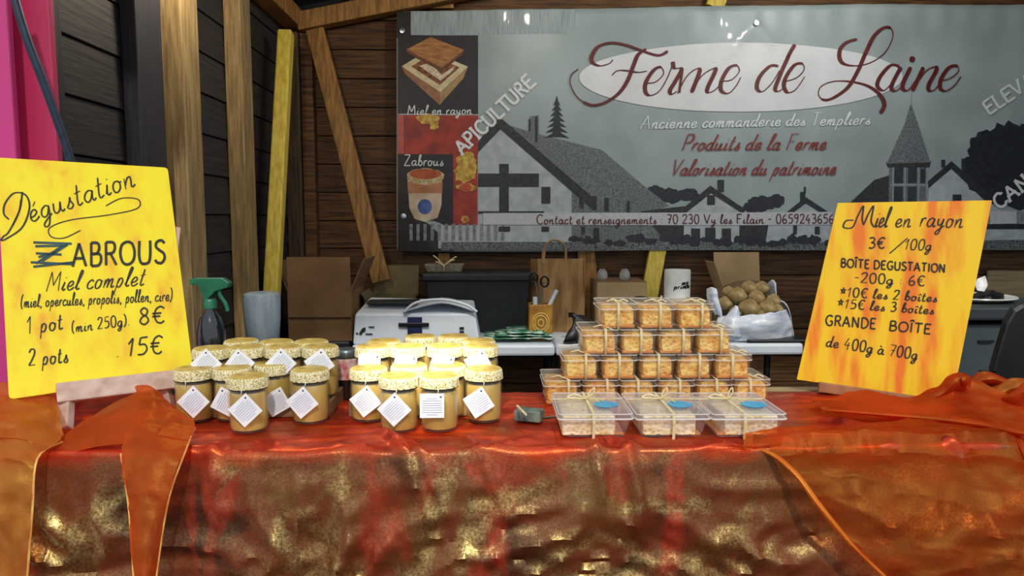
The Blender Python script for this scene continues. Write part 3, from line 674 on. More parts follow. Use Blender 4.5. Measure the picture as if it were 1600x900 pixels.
# white scale / printer
sc_ = thing('scale', 'white portable case with curved handle and navy strap on the table', 'scale', (P(648, 530, 3.14).x, 3.25, ZT))
def q(px, py, Y): return P(px, py, Y)
b = B(); lo = [q(551, 532, 3.12), q(750, 532, 3.12)]; z1 = q(600, 487, 3.12).z
xl, xr = lo[0].x, lo[1].x
b.v = [Vector(v) for v in ((xl, 3.12, ZT), (xr, 3.12, ZT), (xr, 3.36, ZT), (xl, 3.36, ZT), (xl+.01, 3.125, z1-.01), (xr-.02, 3.125, z1-.01), (xr-.03, 3.3, z1+.03), (xl+.05, 3.3, z1+.045))]
b.f = [[3, 2, 1, 0], [4, 5, 6, 7], [0, 1, 5, 4], [1, 2, 6, 5], [2, 3, 7, 6], [3, 0, 4, 7]]
obj('case', b, M_white, sc_, bevel=.008)
obj('tray', B().box((q(612, 478, 3.16).x, 3.24, z1+.03), (.22, .14, .012)), M_char, sc_, bevel=.003)
obj('cover', sheet([[q(630, 488, 3.11), q(690, 474, 3.11), q(742, 488, 3.11)], [q(632, 486, 3.2), q(690, 466, 3.22), q(740, 478, 3.2)], [q(640, 482, 3.3), q(690, 470, 3.32), q(736, 478, 3.3)]], 6, 5, .004, 20), M_white, sc_, smooth=True, solid=.004)
obj('handle', B().tube(crom([q(632, 487, 3.1), q(650, 473, 3.09), q(688, 468, 3.09), q(725, 475, 3.09), q(745, 487, 3.1)], 6), .006, 8), M_white, sc_, smooth=True)
obj('strap', B().box((q(648, 510, 3.11).x, 3.115, q(648, 510, 3.11).z), (.062, .004, .078)), mat('navy', '#141c4a', '#1c2658', 40, rough=.5), sc_)
obj('clip', B().box((q(646, 508, 3.1).x, 3.11, q(646, 508, 3.1).z), (.13, .006, .018)), M_black, sc_, bevel=.003)
pp = Print(lambda x, y, l: P(x, y, 3.117-.001*l))
pp.poly([(562, 519), (566, 513), (571, 511), (571, 517), (566, 520), (565, 523), (561, 523)]); pp.rect(576, 510, 585, 512); pp.rect(571, 521, 582, 523); pp.rect(556, 520, 560, 522); pp.rect(718, 511, 725, 515); pp.rect(718, 517, 725, 520)
pp.done('print_marks', M_ink, sc_)
# green mesh bags
gb = thing('folded_bags', 'crumpled green and white plastic bags lying on the white table', 'bags', P(820, 530, 3.2)); gb.location.z = ZT
mg = mat('green_white_bag', '#2c6a52', '#c8d8cc', 26, rough=.4, c3='#4c8a6c', lo=.4, hi=.62)
for i in range(3):
    a = .012*i
    ro = [[Vector((P(x, 530, 3.16).x, 3.14+y, ZT+.012+a+.016*(.5+.5*noise.noise(Vector((x*.06, y*20, i)))))) for x in range(756+i*18, 872-i*5, 10)] for y in (0, .05, .1, .15, .2)]
    obj('bag', B().grid(ro), mg, gb, smooth=True, solid=.004)
# decorated tin with tools
tn = thing('pen_holder', 'square wooden pot with carved rings on the white table edge', 'pot', P(845, 520, 3.2)); tn.location.z = ZT
px_ = P(845, 500, 3.2); za = ZT; zb = P(845, 476, 3.2).z; w = P(862, 500, 3.2).x-P(827, 500, 3.2).x
b = B(); hh = zb-za
for (dx, dy, sx, sy) in ((0, 0, w, .006), (0, w, w, .006), (-w/2, w/2, .006, w), (w/2, w/2, .006, w)): b.box((px_.x+dx, 3.2+dy, za+hh/2), (sx, sy, hh))
b.box((px_.x, 3.2+w/2, za+.004), (w, w, .008)); obj('body', b, mat('carved_wood', '#8a5c1e', '#b8862e', 20, rough=.5), tn, bevel=.003)
rg = B()
for rr in (.036, .027, .012):
    pts = [Vector((px_.x+rr*math.cos(a*math.pi/12), 3.195, (za+zb)/2+rr*1.2*math.sin(a*math.pi/12))) for a in range(25)]; rg.tube(pts, .0025, 6)
obj('carved_rings', rg, mat('gold_carving', '#d0b050', '#e0c468', 30, rough=.4), tn, smooth=True)
def stick(name, label, a, b_, m, r, cat='tool'):
    o = obj(name, B().tube([a, b_], r, 8), m, smooth=True); tag(o, label, cat); return o
stick('marker_pen', 'white marker pen slanting right out of the carved wooden pot', P(852, 490, 3.24), P(870, 453, 3.24), M_white, .009, 'pen')
stick('knife', 'white-handled knife upright in the left of the carved pot', P(836, 490, 3.24), P(836, 464, 3.24), M_white, .011, 'knife')
t = thing('scissors', 'open black-handled scissors standing in the carved wooden pot', 'scissors', P(842, 480, 3.25))
obj('blades', B().bar(P(846, 488, 3.25), P(836, 440, 3.25), .012, .004).bar(P(842, 488, 3.26), P(850, 440, 3.26), .012, .004), mat('blade_grey', '#5c7888', '#7c98a8', 30, rough=.3, metal=.6), t)
for (x, y) in ((834, 434), (851, 440)):
    pts = [P(x+6*math.cos(a*math.pi/8), y+8*math.sin(a*math.pi/8), 3.25) for a in range(17)]; obj('finger_loop', B().tube(pts, .005, 6), M_black, t, smooth=True)
# kraft bag
kb = thing('paper_bag', 'tall brown kraft paper carrier bag with rope handles', 'bag', P(875, 515, 3.46)); kb.location.z = ZT
Y = 3.44; x0 = P(840, 500, Y).x; x1 = P(913, 500, Y).x; zt = P(875, 404, Y).z
b = B(); b.grid([[Vector((x0+(x1-x0)*i/8, Y+.012*math.sin(i*2.1+z*9)+.02*(z-ZT), z)) for i in range(9)] for z in (ZT, ZT+.12, ZT+.2, (ZT+zt)/2+.08, zt)])
b.grid([[Vector((x0-.02+(x1-x0+.02)*i/8, Y+.12+.006*math.sin(i*1.7), z)) for i in range(9)] for z in (ZT, ZT+.2, zt-.01)])
b.grid([[Vector((x0+(-.03 if i == 1 else -.02*(i == 2)), Y+.06*i, z)) for i in range(3)] for z in (ZT, ZT+.2, zt-.005)])
b.grid([[Vector((x1+(-.02 if i == 1 else 0), Y+.06*i, z)) for i in range(3)] for z in (ZT, ZT+.2, zt-.005)])
obj('body', b, M_kraft, kb, smooth=False, solid=.002)
obj('handle', B().tube(crom([P(848, 412, Y-.01), P(852, 385, Y-.01), P(866, 375, Y-.01), P(882, 384, Y-.01), P(884, 406, Y-.01)], 6), .009, 8, flat=.5), M_kraft, kb, smooth=True)
# gloves / dark cloth
o = obj('dark_bundle', sheet([[P(888, 493, 3.2), P(910, 498, 3.2), P(940, 512, 3.2)], [P(898, 500, 3.15), P(918, 512, 3.14), P(945, 520, 3.15)], [P(880, 536, 3.12), P(910, 537, 3.12), P(950, 537, 3.12)]], 6, 6, .02, 16), M_black, smooth=True, solid=.02)
tag(o, 'crumpled black bundle between the kraft bag and honey boxes', 'bag')
# small carton and glass balls
CA = carton('cardboard_box', 'pale closed carton with two glass jars on top, behind the honey pyramid', 933, 1010, 520, 441, 3.42, .24, ZT, M_card2, [])
cz = P(965, 441, 3.42).z
obj('top_panel', B().box((CA.location.x, 3.54, cz), (P(1010, 441, 3.42).x-P(933, 441, 3.42).x, .24, .006)), M_card, CA)
for i, x in enumerate((941, 976)):
    p0 = P(x, 440, 3.5); r = .026
    prof = [(.012, 0), (r*.9, .008), (r, .022), (r*.85, .04), (r*.5, .052), (r*.55, .056)]
    o = obj('glass_pot', B().lathe(prof, (p0.x, 3.5, cz+.003), 20), mat('clear_glass_pot', '#c8ccd0', '#f0f2f4', 30, rough=.08, trans=.6), smooth=True)
    tag(o, ('left', 'right')[i]+' of two small shiny glass pots on the pale carton', 'pot', 'glass pots on the carton')
o = obj('dark_cable', B().tube(crom([P(958, 538, 3.3), P(962, 500, 3.3), P(985, 473, 3.3), P(1005, 468, 3.3), P(1022, 480, 3.3), P(1026, 538, 3.3)], 6), [.007+.008*math.sin(i/30*3.1) for i in range(31)], 8), M_black, smooth=True); tag(o, 'black coiled cable above the top row of honey boxes', 'cable')
o.location.z += 0
stick('paintbrush', 'thin pale stick leaning right beside the paper roll', P(1016, 520, 3.25), P(1034, 462, 3.25), mat('pink_white', '#d8c4c4'), .005, 'stick')
# paper roll
pr_ = thing('paper_roll', 'white kitchen paper roll with black print standing upright', 'paper roll', P(1058, 515, 3.4)); pr_.location.z = ZT
c = P(1058, 450, 3.4); zt = P(1058, 421, 3.4).z; r = (P(1078, 450, 3.4).x-P(1038, 450, 3.4).x)/2
obj('roll', B().lathe([(r, ZT), (r, zt-.004), (r-.004, zt), (.022, zt), (.02, zt-.02)], (c.x, 3.4, 0), 32), mat('white_paper', '#dadfd8', '#eceee8', 20, rough=.8, bump=.2), pr_, smooth=True)
def cyl(px, py, l):
    a = (px-1058)/20.5; a = max(-1, min(1, a)); return Vector((c.x+(r+.001*l)*a, 3.4-(r+.001*l)*math.sqrt(max(0, 1-a*a)), P(px, py, 3.4-r).z))
pp = Print(cyl); pp.text('my', (1060, 446), (1072, 443), 8, 2, .1, wmin=1); pp.text('prime', (1048, 452), (1074, 450), 8, 2, .1, wmin=1); pp.done('black_print', M_ink, pr_)
# tall carton behind the potato sack
carton('cardboard_box', 'tall pale carton with one flap up behind the sack of bulbs', 1130, 1206, 520, 452, 3.50, .16, ZT, M_card2, [('back', .17, .0), ('left', .13, .05)])
obj('flap_side', B(), M_card, None) if False else None
# sack of bulbs
sk2 = thing('white_sack', 'open white printed plastic sack full of brown bulbs', 'sack', P(1178, 530, 3.2)); sk2.location.z = ZT+.012
M_sack = mat('white_sack_plastic', '#b4c0d4', '#e4eaf2', 14, (1, 1, 3), rough=.35, bump=.3)
Ys = 3.16
front = [[P(1122, 496, Ys+.04), P(1160, 494, Ys-.02), P(1205, 490, Ys-.03), P(1228, 484, Ys+.04)], [P(1120, 512, Ys), P(1160, 512, Ys-.05), P(1205, 510, Ys-.05), P(1238, 508, Ys+.04)], [P(1130, 533, Ys+.02), P(1165, 534, Ys-.03), P(1205, 534, Ys-.02), P(1238, 530, Ys+.05)]]
obj('front_panel', sheet(front, 8, 6, .012, 18), M_sack, sk2, smooth=True, solid=.003)
obj('torn_left_flap', sheet([[P(1104, 452, Ys+.1), P(1112, 449, Ys+.06), P(1120, 452, Ys+.05)], [P(1106, 470, Ys+.1), P(1114, 470, Ys+.05), P(1124, 474, Ys+.04)], [P(1118, 492, Ys+.1), P(1124, 494, Ys+.04), P(1130, 498, Ys+.03)]], 6, 6, .008, 24), M_sack, sk2, smooth=True, solid=.003)
obj('peaked_flap', sheet([[P(1150, 478, Ys+.02), P(1153, 480, Ys), P(1155, 486, Ys)], [P(1128, 502, Ys+.0), P(1142, 504, Ys-.04), P(1157, 508, Ys-.04)], [P(1124, 524, Ys+.0), P(1142, 526, Ys-.04), P(1158, 528, Ys-.04)]], 6, 6, .006, 24), M_sack, sk2, smooth=True, solid=.003)
obj('right_side', sheet([[P(1197, 446, Ys+.2), P(1207, 437, Ys+.16), P(1213, 444, Ys+.14)], [P(1204, 462, Ys+.2), P(1212, 464, Ys+.14), P(1214, 466, Ys+.1)], [P(1218, 478, Ys+.2), P(1228, 476, Ys+.12), P(1231, 480, Ys+.05)], [P(1226, 500, Ys+.2), P(1234, 505, Ys+.12), P(1238, 510, Ys+.05)], [P(1230, 525, Ys+.2), P(1240, 528, Ys+.12), P(1240, 530, Ys+.05)]], 6, 6, .008, 24), M_sack, sk2, smooth=True, solid=.003)
obj('back_panel', sheet([[P(1118, 455, Ys+.22), P(1150, 440, Ys+.22), P(1195, 440, Ys+.22)], [P(1118, 520, Ys+.22), P(1150, 520, Ys+.22), P(1230, 520, Ys+.22)]], 6, 6, .008, 24), mat('brown_mesh', '#544030', '#705a40', 30, rough=.8), sk2, smooth=True, solid=.003)  # back panel coloured brown, the other sack panels white
M_bulb = mat('bulb_skin', '#7c6438', '#b09c6c', 18, rough=.6, bump=.3)
nb = 0
for (x, y, r, d) in ((1152, 462, 15, .10), (1182, 465, 13, .08), (1170, 482, 17, .03), (1198, 482, 15, .05), (1208, 470, 12, .10), (1150, 488, 11, .04), (1132, 474, 12, .10), (1170, 450, 13, .15), (1190, 450, 12, .15), (1138, 456, 10, .15), (1215, 484, 10, .06), (1185, 494, 12, .02)):
    p0 = P(x, y, Ys+d); rr = r/1150*(Ys+d)
    b = B().lathe([(rr*math.sin(a)*(1+.06*math.sin(a*5)), -rr*.85*math.cos(a)) for a in [i*math.pi/9+.02 for i in range(9)]]+[(.004, rr*.95)], p0, 14, mod=lambda a, z, i: 1+.07*math.sin(a*3+i))
    o = obj('bulb', b, M_bulb, smooth=True); nb += 1
    tag(o, 'brown round bulb in the open white sack, '+['behind the torn left flap', 'at the centre, palest one', 'large one at the front middle', 'front right of centre', 'against the right side', 'beside the peaked flap', 'far left low', 'at the back middle', 'at the back right', 'at the back left corner', 'wedged in the right front corner', 'lowest at the front edge'][nb-1], 'bulb', 'bulbs in the white sack')
ob = obj('black_tray', B().box((P(1205, 535, 3.2).x, 3.22, ZT+.008), (.27, .22, .014)), M_black, bevel=.005); tag(ob, 'flat black tray under the white sack on the table', 'tray')

# right rear: grey cabinet, plate, chair
gc = thing('storage_cabinet', 'dark grey plastic storage cabinet at the right rear', 'cabinet', (P(1560, 600, 2.6).x, 2.85, 0))
M_gc = mat('grey_cabinet_plastic', '#3c4648', '#465254', 4, rough=.5)
x0 = P(1470, 500, 2.6).x; x1 = P(1680, 500, 2.6).x; zt = P(1550, 478, 2.6).z
obj('body', B().box(((x0+x1)/2, 2.83, (zt-.07)/2), (x1-x0, .44, zt-.07)), M_gc, gc, bevel=.01)
obj('lid', B().box(((x0+x1)/2, 2.82, zt-.025), (x1-x0+.03, .5, .05)), mat('grey_cabinet_lid', '#2e3638', '#363e40', 4, rough=.5), gc, bevel=.01)
obj('handle_slot', B().box((P(1542, 534, 2.6).x, 2.605, P(1542, 534, 2.6).z), (.055, .01, .008)), M_black, gc)
pl = thing('dish', 'white oval dish lying on the grey cabinet', 'dish', (P(1540, 474, 2.7).x, 2.78, zt))
obj('plate', B().lathe([(.09, 0), (.13, .008), (.15, .016), (.148, .02), (.09, .006)], (pl.location.x, 2.78, zt), 32), mat('white_ceramic', '#c8ccc4', '#dcdfd8', 10, rough=.25), pl, smooth=True)
o = obj('black_cloth', sheet([[P(1518, 462, 2.78), P(1545, 457, 2.76), P(1568, 462, 2.78)], [P(1516, 472, 2.70), P(1545, 470, 2.68), P(1566, 470, 2.70)]], 6, 6, .012, 30), M_black, smooth=True, solid=.012); tag(o, 'small black crumpled object on the white dish', 'cloth')
o = obj('paper_scrap', sheet([[P(1527, 436, 2.72), P(1540, 432, 2.72)], [P(1524, 446, 2.72), P(1543, 444, 2.71)], [P(1528, 455, 2.7), P(1538, 456, 2.7)]], 6, 6, .006, 30), mat('bright_white_paper', '#f0f2f2', rough=.5), smooth=True, solid=.002); tag(o, 'crumpled white paper standing on the dish beside the right sign', 'paper')
ch = thing('black_chair', 'black chair with rounded back at the right edge', 'chair', (P(1600, 600, 1.95).x, 2.1, 0))
R = Matrix.Rotation(math.radians(16), 3, 'Y')
cc = P(1606, 540, 1.95)
b = B(); pg = [P(x, y, 1.95) for x, y in ((1640, 472), (1600, 474), (1584, 484), (1572, 505), (1560, 545), (1550, 580), (1553, 594), (1570, 601), (1640, 606), (1690, 590), (1700, 500))]
n = len(pg); b.v = pg+[p_+Vector((.03, .06, 0)) for p_ in pg]; b.f = [list(range(n))[::-1], list(range(n, 2*n))]+[[i, (i+1) % n, n+(i+1) % n, n+i] for i in range(n)]
obj('backrest', b, M_black, ch, bevel=.01)
obj('seat', B().box((cc.x+.12, 2.05, .5), (.4, .4, .06)), M_black, ch, bevel=.02)
for dx in (-.04, .28):
    for dy in (-.16, .16): obj('leg', B().tube([(cc.x+dx, 2.05+dy, 0), (cc.x+dx, 2.05+dy, .48)], .012), M_black, ch, smooth=True)
obj('upright', B().bar((cc.x-.03, 2.0, .5), (cc.x-.01, 2.0, cc.z-.1), .04, .2, (0, 1, 0)), M_black, ch)

# ================================================================== COUNTER
ct_ = thing('counter', 'wooden stall counter hidden beneath the shiny red cloth', 'counter', (.35, 1.26, 0))
M_cw = mat('counter_wood', '#6e5534', '#94784e', 12, (.5, 3, 3), .7, bump=.2)
obj('worktop', B().box((.35, 1.265, ZC-.02), (2.66, .33, .028)), M_cw, ct_)
for x in (-.9, .35, 1.6): obj('leg', B().box((x, 1.26, ZC/2-.02), (.07, .22, ZC-.04)), M_cw, ct_)
# raised bar at the back, seen right of the honey boxes
o = obj('wooden_bar', B().bar(P(1150, 618, 1.455), P(1420, 618, 1.455), .03, .03), mat('pale_bar', '#8c7850', '#b09a6c', 9, (.4, 3, 3), .6, bump=.2), bevel=.003); tag(o, 'pale wooden bar along the rear counter edge, right of the boxes', 'bar')
# main cloth
YF = 1.075
def cloth():
    rows = []; prof = []
    n1 = 46
    for i in range(5): prof.append((1.437, ZC-.16+i*.04, 1))
    for i in range(n1): prof.append((1.43-(1.43-YF-.012)*i/(n1-1), ZC+.003, 0))
    for i in range(1, 6): a = i/5*math.pi/2; prof.append((YF+.012-.012*math.sin(a), ZC+.003-.012+.012*math.cos(a), 1))
    for i in range(1, 100): prof.append((YF-.0006*i, ZC-.012-.0085*i, 2))
    NX = 460
    for (y, z, k) in prof:
        r = []
        for i in range(NX+1):
            x = -1.0+2.68*i/NX; p = Vector((x, y, z))
            if k == 0 or (k == 1 and z > ZC-.02):
                q = Vector((x*3.2, y*11, .3)); e = max(0, min(1, (y-1.08)/.06))
                d = (1-abs(noise.noise(Vector((x*8+y*14, y*34-x*3, 1.1)))*2.4))**3*.0028+(1-abs(noise.noise(q+Vector((noise.noise(q*1.3)*1.2, 0, 0)))*2))**3*.009+noise.noise(q*3)*.002
                p.z += max(-.001, d)*(1-.62*e)
                if k == 1: p.y -= .004*noise.noise(Vector((x*16, 2, z*5)))
            elif k == 2:
                t = min(1, (ZC-z)/.12)
                w = Vector((x*4, z*5, 1.7)); wd = Vector((noise.noise(w), noise.noise(w+Vector((9, 2, 1))), 0))*.5
                q = Vector((x*3.8-z*2.2, z*5.2+x*1.6, .5))+wd*1.3
                r1 = (1-abs(noise.noise(q)*2.1))**2; r2 = (1-abs(noise.noise(q*2.3+Vector((4, 4, 4)))*2.1))**2; r3 = (1-abs(noise.noise(q*5.1+Vector((1, 7, 4)))*2.0))**2
                r4 = (1-abs(noise.noise(Vector((x*14+z*9, z*26-x*6, 3)))*2.2))**3
                p.y -= t*(.016*r1+.011*r2+.0065*r3+.0028*r4)+.006*math.sin(x*7+z*2)*t
            for (x0, kx, am, ys) in ((-.135, .55, .012, 1.19), (-.11, .8, .008, 1.16), (-.42, -.2, .008, 1.15), (.155, -.7, .010, 1.135), (.205, -.5, .011, 1.135), (-.02, .5, .006, 1.15), (.70, .9, .010, 1.25)):
                if k == 0 or (k == 1 and z > ZC-.02): dd = x-(x0-kx*(y-1.08)); w_ = max(0, min(1, (ys-y)/.04)); p.z += am*w_*math.exp(-(dd/.009)**2)
                elif k == 2: dd = x-(x0+(.45 if kx > 0 else .15)*(ZC-z)); p.y -= am*1.3*max(0, 1-(ZC-z)/.16)*math.exp(-(dd/.011)**2)
            r.append(p)
        rows.append(r)
    return B().grid(rows)
o = obj('tablecloth', cloth(), shot_cloth(), smooth=True, origin=Vector((0, 0, 0))); tag(o, 'crinkled red and gold shot cloth covering the counter and its front', 'tablecloth')

# sheer orange organza pieces
M_org = organza('orange_organza', '#a81e0c', '#dc4418', .42, '#ff9070')
M_orgy = organza('yellow_orange_organza', '#c04a1a', '#dc8038', .42, '#ffc8a0', gw=.28)
M_orgr = organza('red_organza', '#a82014', '#d83c20', .32, '#ff8060')
M_hem = mat('gold_hem_thread', '#d8903c', '#f0bc68', 60, rough=.4, metal=.2)
def hem(parent, pts, r=.0016): return obj('hem', B().tube(crom(pts, 6), r, 6), M_hem, parent, smooth=True)
Z1 = ZC+.012
# left sheet, under the left board and down the front
lf = thing('organza_drape', 'sheer orange organza drape hanging at the far left of the counter', 'drape', (-.8, 1.1, ZC))
g = [[P(-60, 590, 1.30), P(20, 602, 1.29), P(70, 606, 1.29), P(92, 640, 1.20)],
     [P(-60, 640, 1.18), P(10, 640, 1.17), P(60, 650, 1.16), P(98, 690, 1.105)],
     [P(-80, 700, 1.07), P(0, 700, 1.06), P(40, 705, 1.055), P(60, 716, 1.05)],
     [P(-80, 800, 1.0), P(0, 800, 1.02), P(30, 800, 1.02), P(52, 800, 1.02)],
     [P(-80, 930, .98), P(0, 930, 1.0), P(24, 930, 1.0), P(42, 930, 1.0)]]
obj('sheet', sheet(g, 14, 16, .008, 14, 1, rest=True), M_orgy, lf, smooth=True)
hem(lf, [r[-1]+Vector((0, -.002, 0)) for r in g[1:]])
# roll of red cloth between
ml = thing('organza_drape', 'sheer red-orange organza drape tapering down beside the left board', 'drape', (-.52, 1.12, ZC))
g = [[P(213, 608, 1.22), P(235, 605, 1.22), P(262, 630, 1.20), P(292, 655, 1.17)],
     [P(218, 640, 1.15), P(240, 640, 1.145), P(270, 655, 1.14), P(305, 668, 1.13)],
     [P(190, 708, 1.05), P(220, 706, 1.045), P(255, 706, 1.045), P(289, 708, 1.05)],
     [P(203, 800, 1.02), P(222, 800, 1.01), P(240, 800, 1.01), P(262, 790, 1.02)],
     [P(212, 940, .99), P(222, 940, .98), P(232, 940, .98), P(240, 940, .99)]]
obj('sheet', sheet(g, 14, 16, .006, 16, 3, rest=True), M_org, ml, smooth=True)
hem(ml, [r[-1]+Vector((0, -.002, 0)) for r in g[1:]]); hem(ml, [r[0]+Vector((0, -.002, 0)) for r in g[2:]])
sw = obj('organza_roll', sheet([[P(88, 700, 1.10), P(120, 665, 1.16), P(165, 640, 1.19), P(215, 612, 1.21)],
     [P(92, 706, 1.085), P(130, 678, 1.13), P(180, 655, 1.16), P(222, 632, 1.17)],
     [P(105, 712, 1.075), P(150, 700, 1.08), P(200, 690, 1.09), P(235, 650, 1.13)]], 9, 8, .008, 12, 5), M_orgr, smooth=True)
tag(sw, 'twisted red organza fold lying behind the left easel leg', 'drape')
# right swag with a long bright hem curving down the front
rd = thing('organza_drape', 'sheer orange organza drape with a bright hem sweeping down the right front', 'drape', (.6, 1.1, ZC))
hp = [(1108, 695, 1.128), (1190, 703, 1.085), (1240, 737, 1.045), (1280, 790, 1.02), (1325, 845, 1.005), (1385, 905, .99), (1450, 975, .98)]
g = []
for (x, y, Y) in hp:
    g.append((x, y, Y))
rowsR = []
R0 = [[PZ(1108, 697, .958), PZ(1180, 696, .958), PZ(1262, 688, .958), PZ(1420, 662, .962), PZ(1560, 664, .962), PZ(1700, 690, .962)],
      [P(1190, 703, 1.085), P(1240, 690, 1.11), P(1330, 690, 1.11), P(1440, 690, 1.11), P(1570, 700, 1.10), P(1700, 715, 1.08)],
      [P(1240, 737, 1.045), P(1290, 730, 1.04), P(1370, 728, 1.045), P(1460, 730, 1.045), P(1570, 735, 1.045), P(1700, 740, 1.04)],
      [P(1280, 790, 1.02), P(1325, 790, 1.01), P(1400, 785, 1.01), P(1480, 785, 1.01), P(1580, 785, 1.01), P(1700, 790, 1.01)],
      [P(1325, 845, 1.005), P(1370, 845, 1.0), P(1440, 845, .995), P(1510, 845, .995), P(1600, 850, .995), P(1700, 850, .995)],
      [P(1385, 905, .99), P(1430, 905, .98), P(1490, 905, .98), P(1550, 905, .98), P(1620, 910, .98), P(1700, 910, .98)],
      [P(1450, 975, .98), P(1490, 975, .97), P(1540, 975, .97), P(1590, 975, .97), P(1650, 975, .97), P(1720, 975, .97)]]
M_orgt = organza('thin_orange_organza', '#ac2a0c', '#d44818', .74, '#ffc8a8', gw=.22)
obj('sheet', sheet(R0, 14, 16, .010, 11, 8, rest=True), M_orgt, rd, smooth=True)
hm = [P(x, y, Y-.006) for x, y, Y in hp]
M_hemo = organza('bright_orange_hem', '#e05a1c', '#f08830', .1, '#ffb088')
obj('hem_roll', B().tube(crom(hm, 8), [.002+.0045*math.sin(min(1, i/48)*math.pi*.9+.15) for i in range(49)], 8, flat=.7), M_hemo, rd, smooth=True)
# top right swag over counter
rt = thing('organza_drape', 'upper orange organza swag lying over the right end of the counter', 'drape', (.85, 1.2, ZC))
g = [[P(1265, 640, 1.30), P(1340, 616, 1.33), P(1420, 625, 1.31), P(1510, 598, 1.31), P(1620, 640, 1.27), P(1740, 680, 1.25)],
     [P(1275, 652, 1.25), P(1350, 636, 1.26), P(1440, 645, 1.24), P(1530, 650, 1.22), P(1620, 676, 1.2), P(1740, 700, 1.18)],
     [P(1290, 658, 1.22), P(1380, 664, 1.19), P(1465, 682, 1.16), P(1540, 705, 1.12), P(1590, 735, 1.08), P(1700, 790, 1.03)]]
obj('sheet', sheet(g, 14, 14, .012, 10, 12, rest=True), M_org, rt, smooth=True, label='orange sheet with yellow lower hem'); obj('rolled_edge', B().tube(crom([Vector((p.x, p.y, max(p.z, .972))) for p in g[2]], 8), [.003+.007*math.sin(min(1, i/40)*math.pi) for i in range(41)], 10, flat=.6), M_org, rt, smooth=True)
bn2 = thing('organza_bundle', 'gathered heap of orange organza below the black chair', 'drape', (1.0, 1.36, ZC))
for i, pts in enumerate(([(1502, 592), (1530, 604), (1560, 632), (1610, 690)], [(1500, 612), (1540, 590), (1590, 612), (1640, 640)], [(1520, 640), (1560, 612), (1600, 600), (1660, 610)], [(1430, 625), (1470, 612), (1500, 590), (1512, 606)], [(1600, 680), (1585, 640), (1600, 610), (1640, 600)])):
    Y = 1.40-.03*i
    c_ = crom([P(x, y, Y-.01*j) for j, (x, y) in enumerate(pts)], 8)
    obj('fold', B().tube(c_, [.012+.012*math.sin(k/24*math.pi)+.003*math.sin(k*.9+i) for k in range(25)], 12, flat=.5), (M_org, M_orgr, M_orgy)[i % 3], bn2, smooth=True)

# ------------------------------------------------------------------ painted boards on easels
M_board = board_paint()
def board(name, label, corners, o0, n, drawer, mt, rad, th=.006):
    n = n.normalized()
    if n.y > 0: n = -n            # towards the viewer
    C = [PP(x, y, o0, n) for x, y in corners]
    t = thing(name, label, 'sign', (C[2]+C[3])/2)
    b = B(); k = 7; pts = []
    for i in range(4):            # rounded corners
        p_, q_, r_ = C[i-1], C[i], C[(i+1) % 4]; a = q_+(p_-q_).normalized()*rad; c = q_+(r_-q_).normalized()*rad
        for s in range(k): u = s/(k-1); pts.append((1-u)**2*a+2*u*(1-u)*q_+u*u*c)
    m_ = len(pts); b.v = [p for p in pts]+[p-n*th for p in pts]; b.f = [list(range(m_))[::-1], list(range(m_, 2*m_))]+[[i, (i+1) % m_, m_+(i+1) % m_, m_+i] for i in range(m_)]
    obj('panel', b, mt, t)
    drawer(t, lambda x, y, l=1: PP(x, y, o0, n)+n*(.0008+.0002*l))
    return t, n
def left_text(t, mp):
    k = Print(mp); w = 2.6
    # "Dégustation" written by hand rising to the right
    for s in ([(35, 300), (30, 330), (14, 362), (5, 370), (2, 376), (12, 372), (35, 355), (46, 325), (40, 305), (22, 302), (8, 318), (6, 334), (14, 343)], [(33, 312), (30, 330), (20, 352)]): k.stroke(s, w+.4, wmin=1.6)
    k.text('égustation', (48, 348), (214, 290), 38, w, .12, wmin=1.7, spread=True)
    k.stroke([(165, 322), (190, 310), (216, 312), (214, 326), (170, 336), (110, 344), (78, 356), (80, 370), (100, 372), (126, 360)], 1.9, wmin=1.4)
    k.text('ABROUS', (112, 417), (262, 411), 36, 4.2, 0.03)
    k.text('Miel complet', (70, 456), (226, 446), 30, 2.4, .3, wmin=1.5)
    k.text('(miel, opercules, propolis, pollen, cire)', (32, 481), (270, 470), 20, 1.9, .1, wmin=1.4)
    k.text('1 pot', (42, 522), (100, 514), 27, 2.6, .1, wmin=1.8); k.text('(min 250g).', (112, 520), (204, 508), 18, 2, .1, wmin=1.5); k.text('8€', (216, 508), (260, 504), 26, 2.6, .1)
    k.text('2 pots', (44, 572), (108, 566), 26, 2.6, .1, wmin=1.8); k.text('.', (182, 558), (188, 558), 14, 2); k.text('15€', (198, 557), (256, 552), 28, 2.6, .15)
    k.done('black_handwriting', M_ink, t)
    z = Print(mp)
    for s in ([(52, 379), (112, 381)], [(55, 385), (104, 384)], [(106, 382), (66, 408)], [(98, 384), (56, 412)], [(48, 410), (112, 413)], [(52, 417), (116, 410)], [(56, 396), (96, 398)], [(60, 402), (88, 394)]): z.stroke(s, 3.4, 2, False)
    z.done('teal_initial', M_blue_ink, t, 'large teal decorated letter Z')
nL = (Vector((-.6579, 1.5184, 1.4045))-Vector((-.8958, 1.3708, 1.4036))).cross(Vector((-.7887, 1.2003, 1.0111))-Vector((-.8958, 1.3708, 1.4036)))
oL = Vector((-.7232, 1.359, 1.208))
bl, nl = board('yellow_sign', 'left yellow handwritten tasting board with honey prices on an easel', [(-6, 246), (262, 262), (302, 581), (14, 624)], oL, nL, left_text, M_board[0], .008)
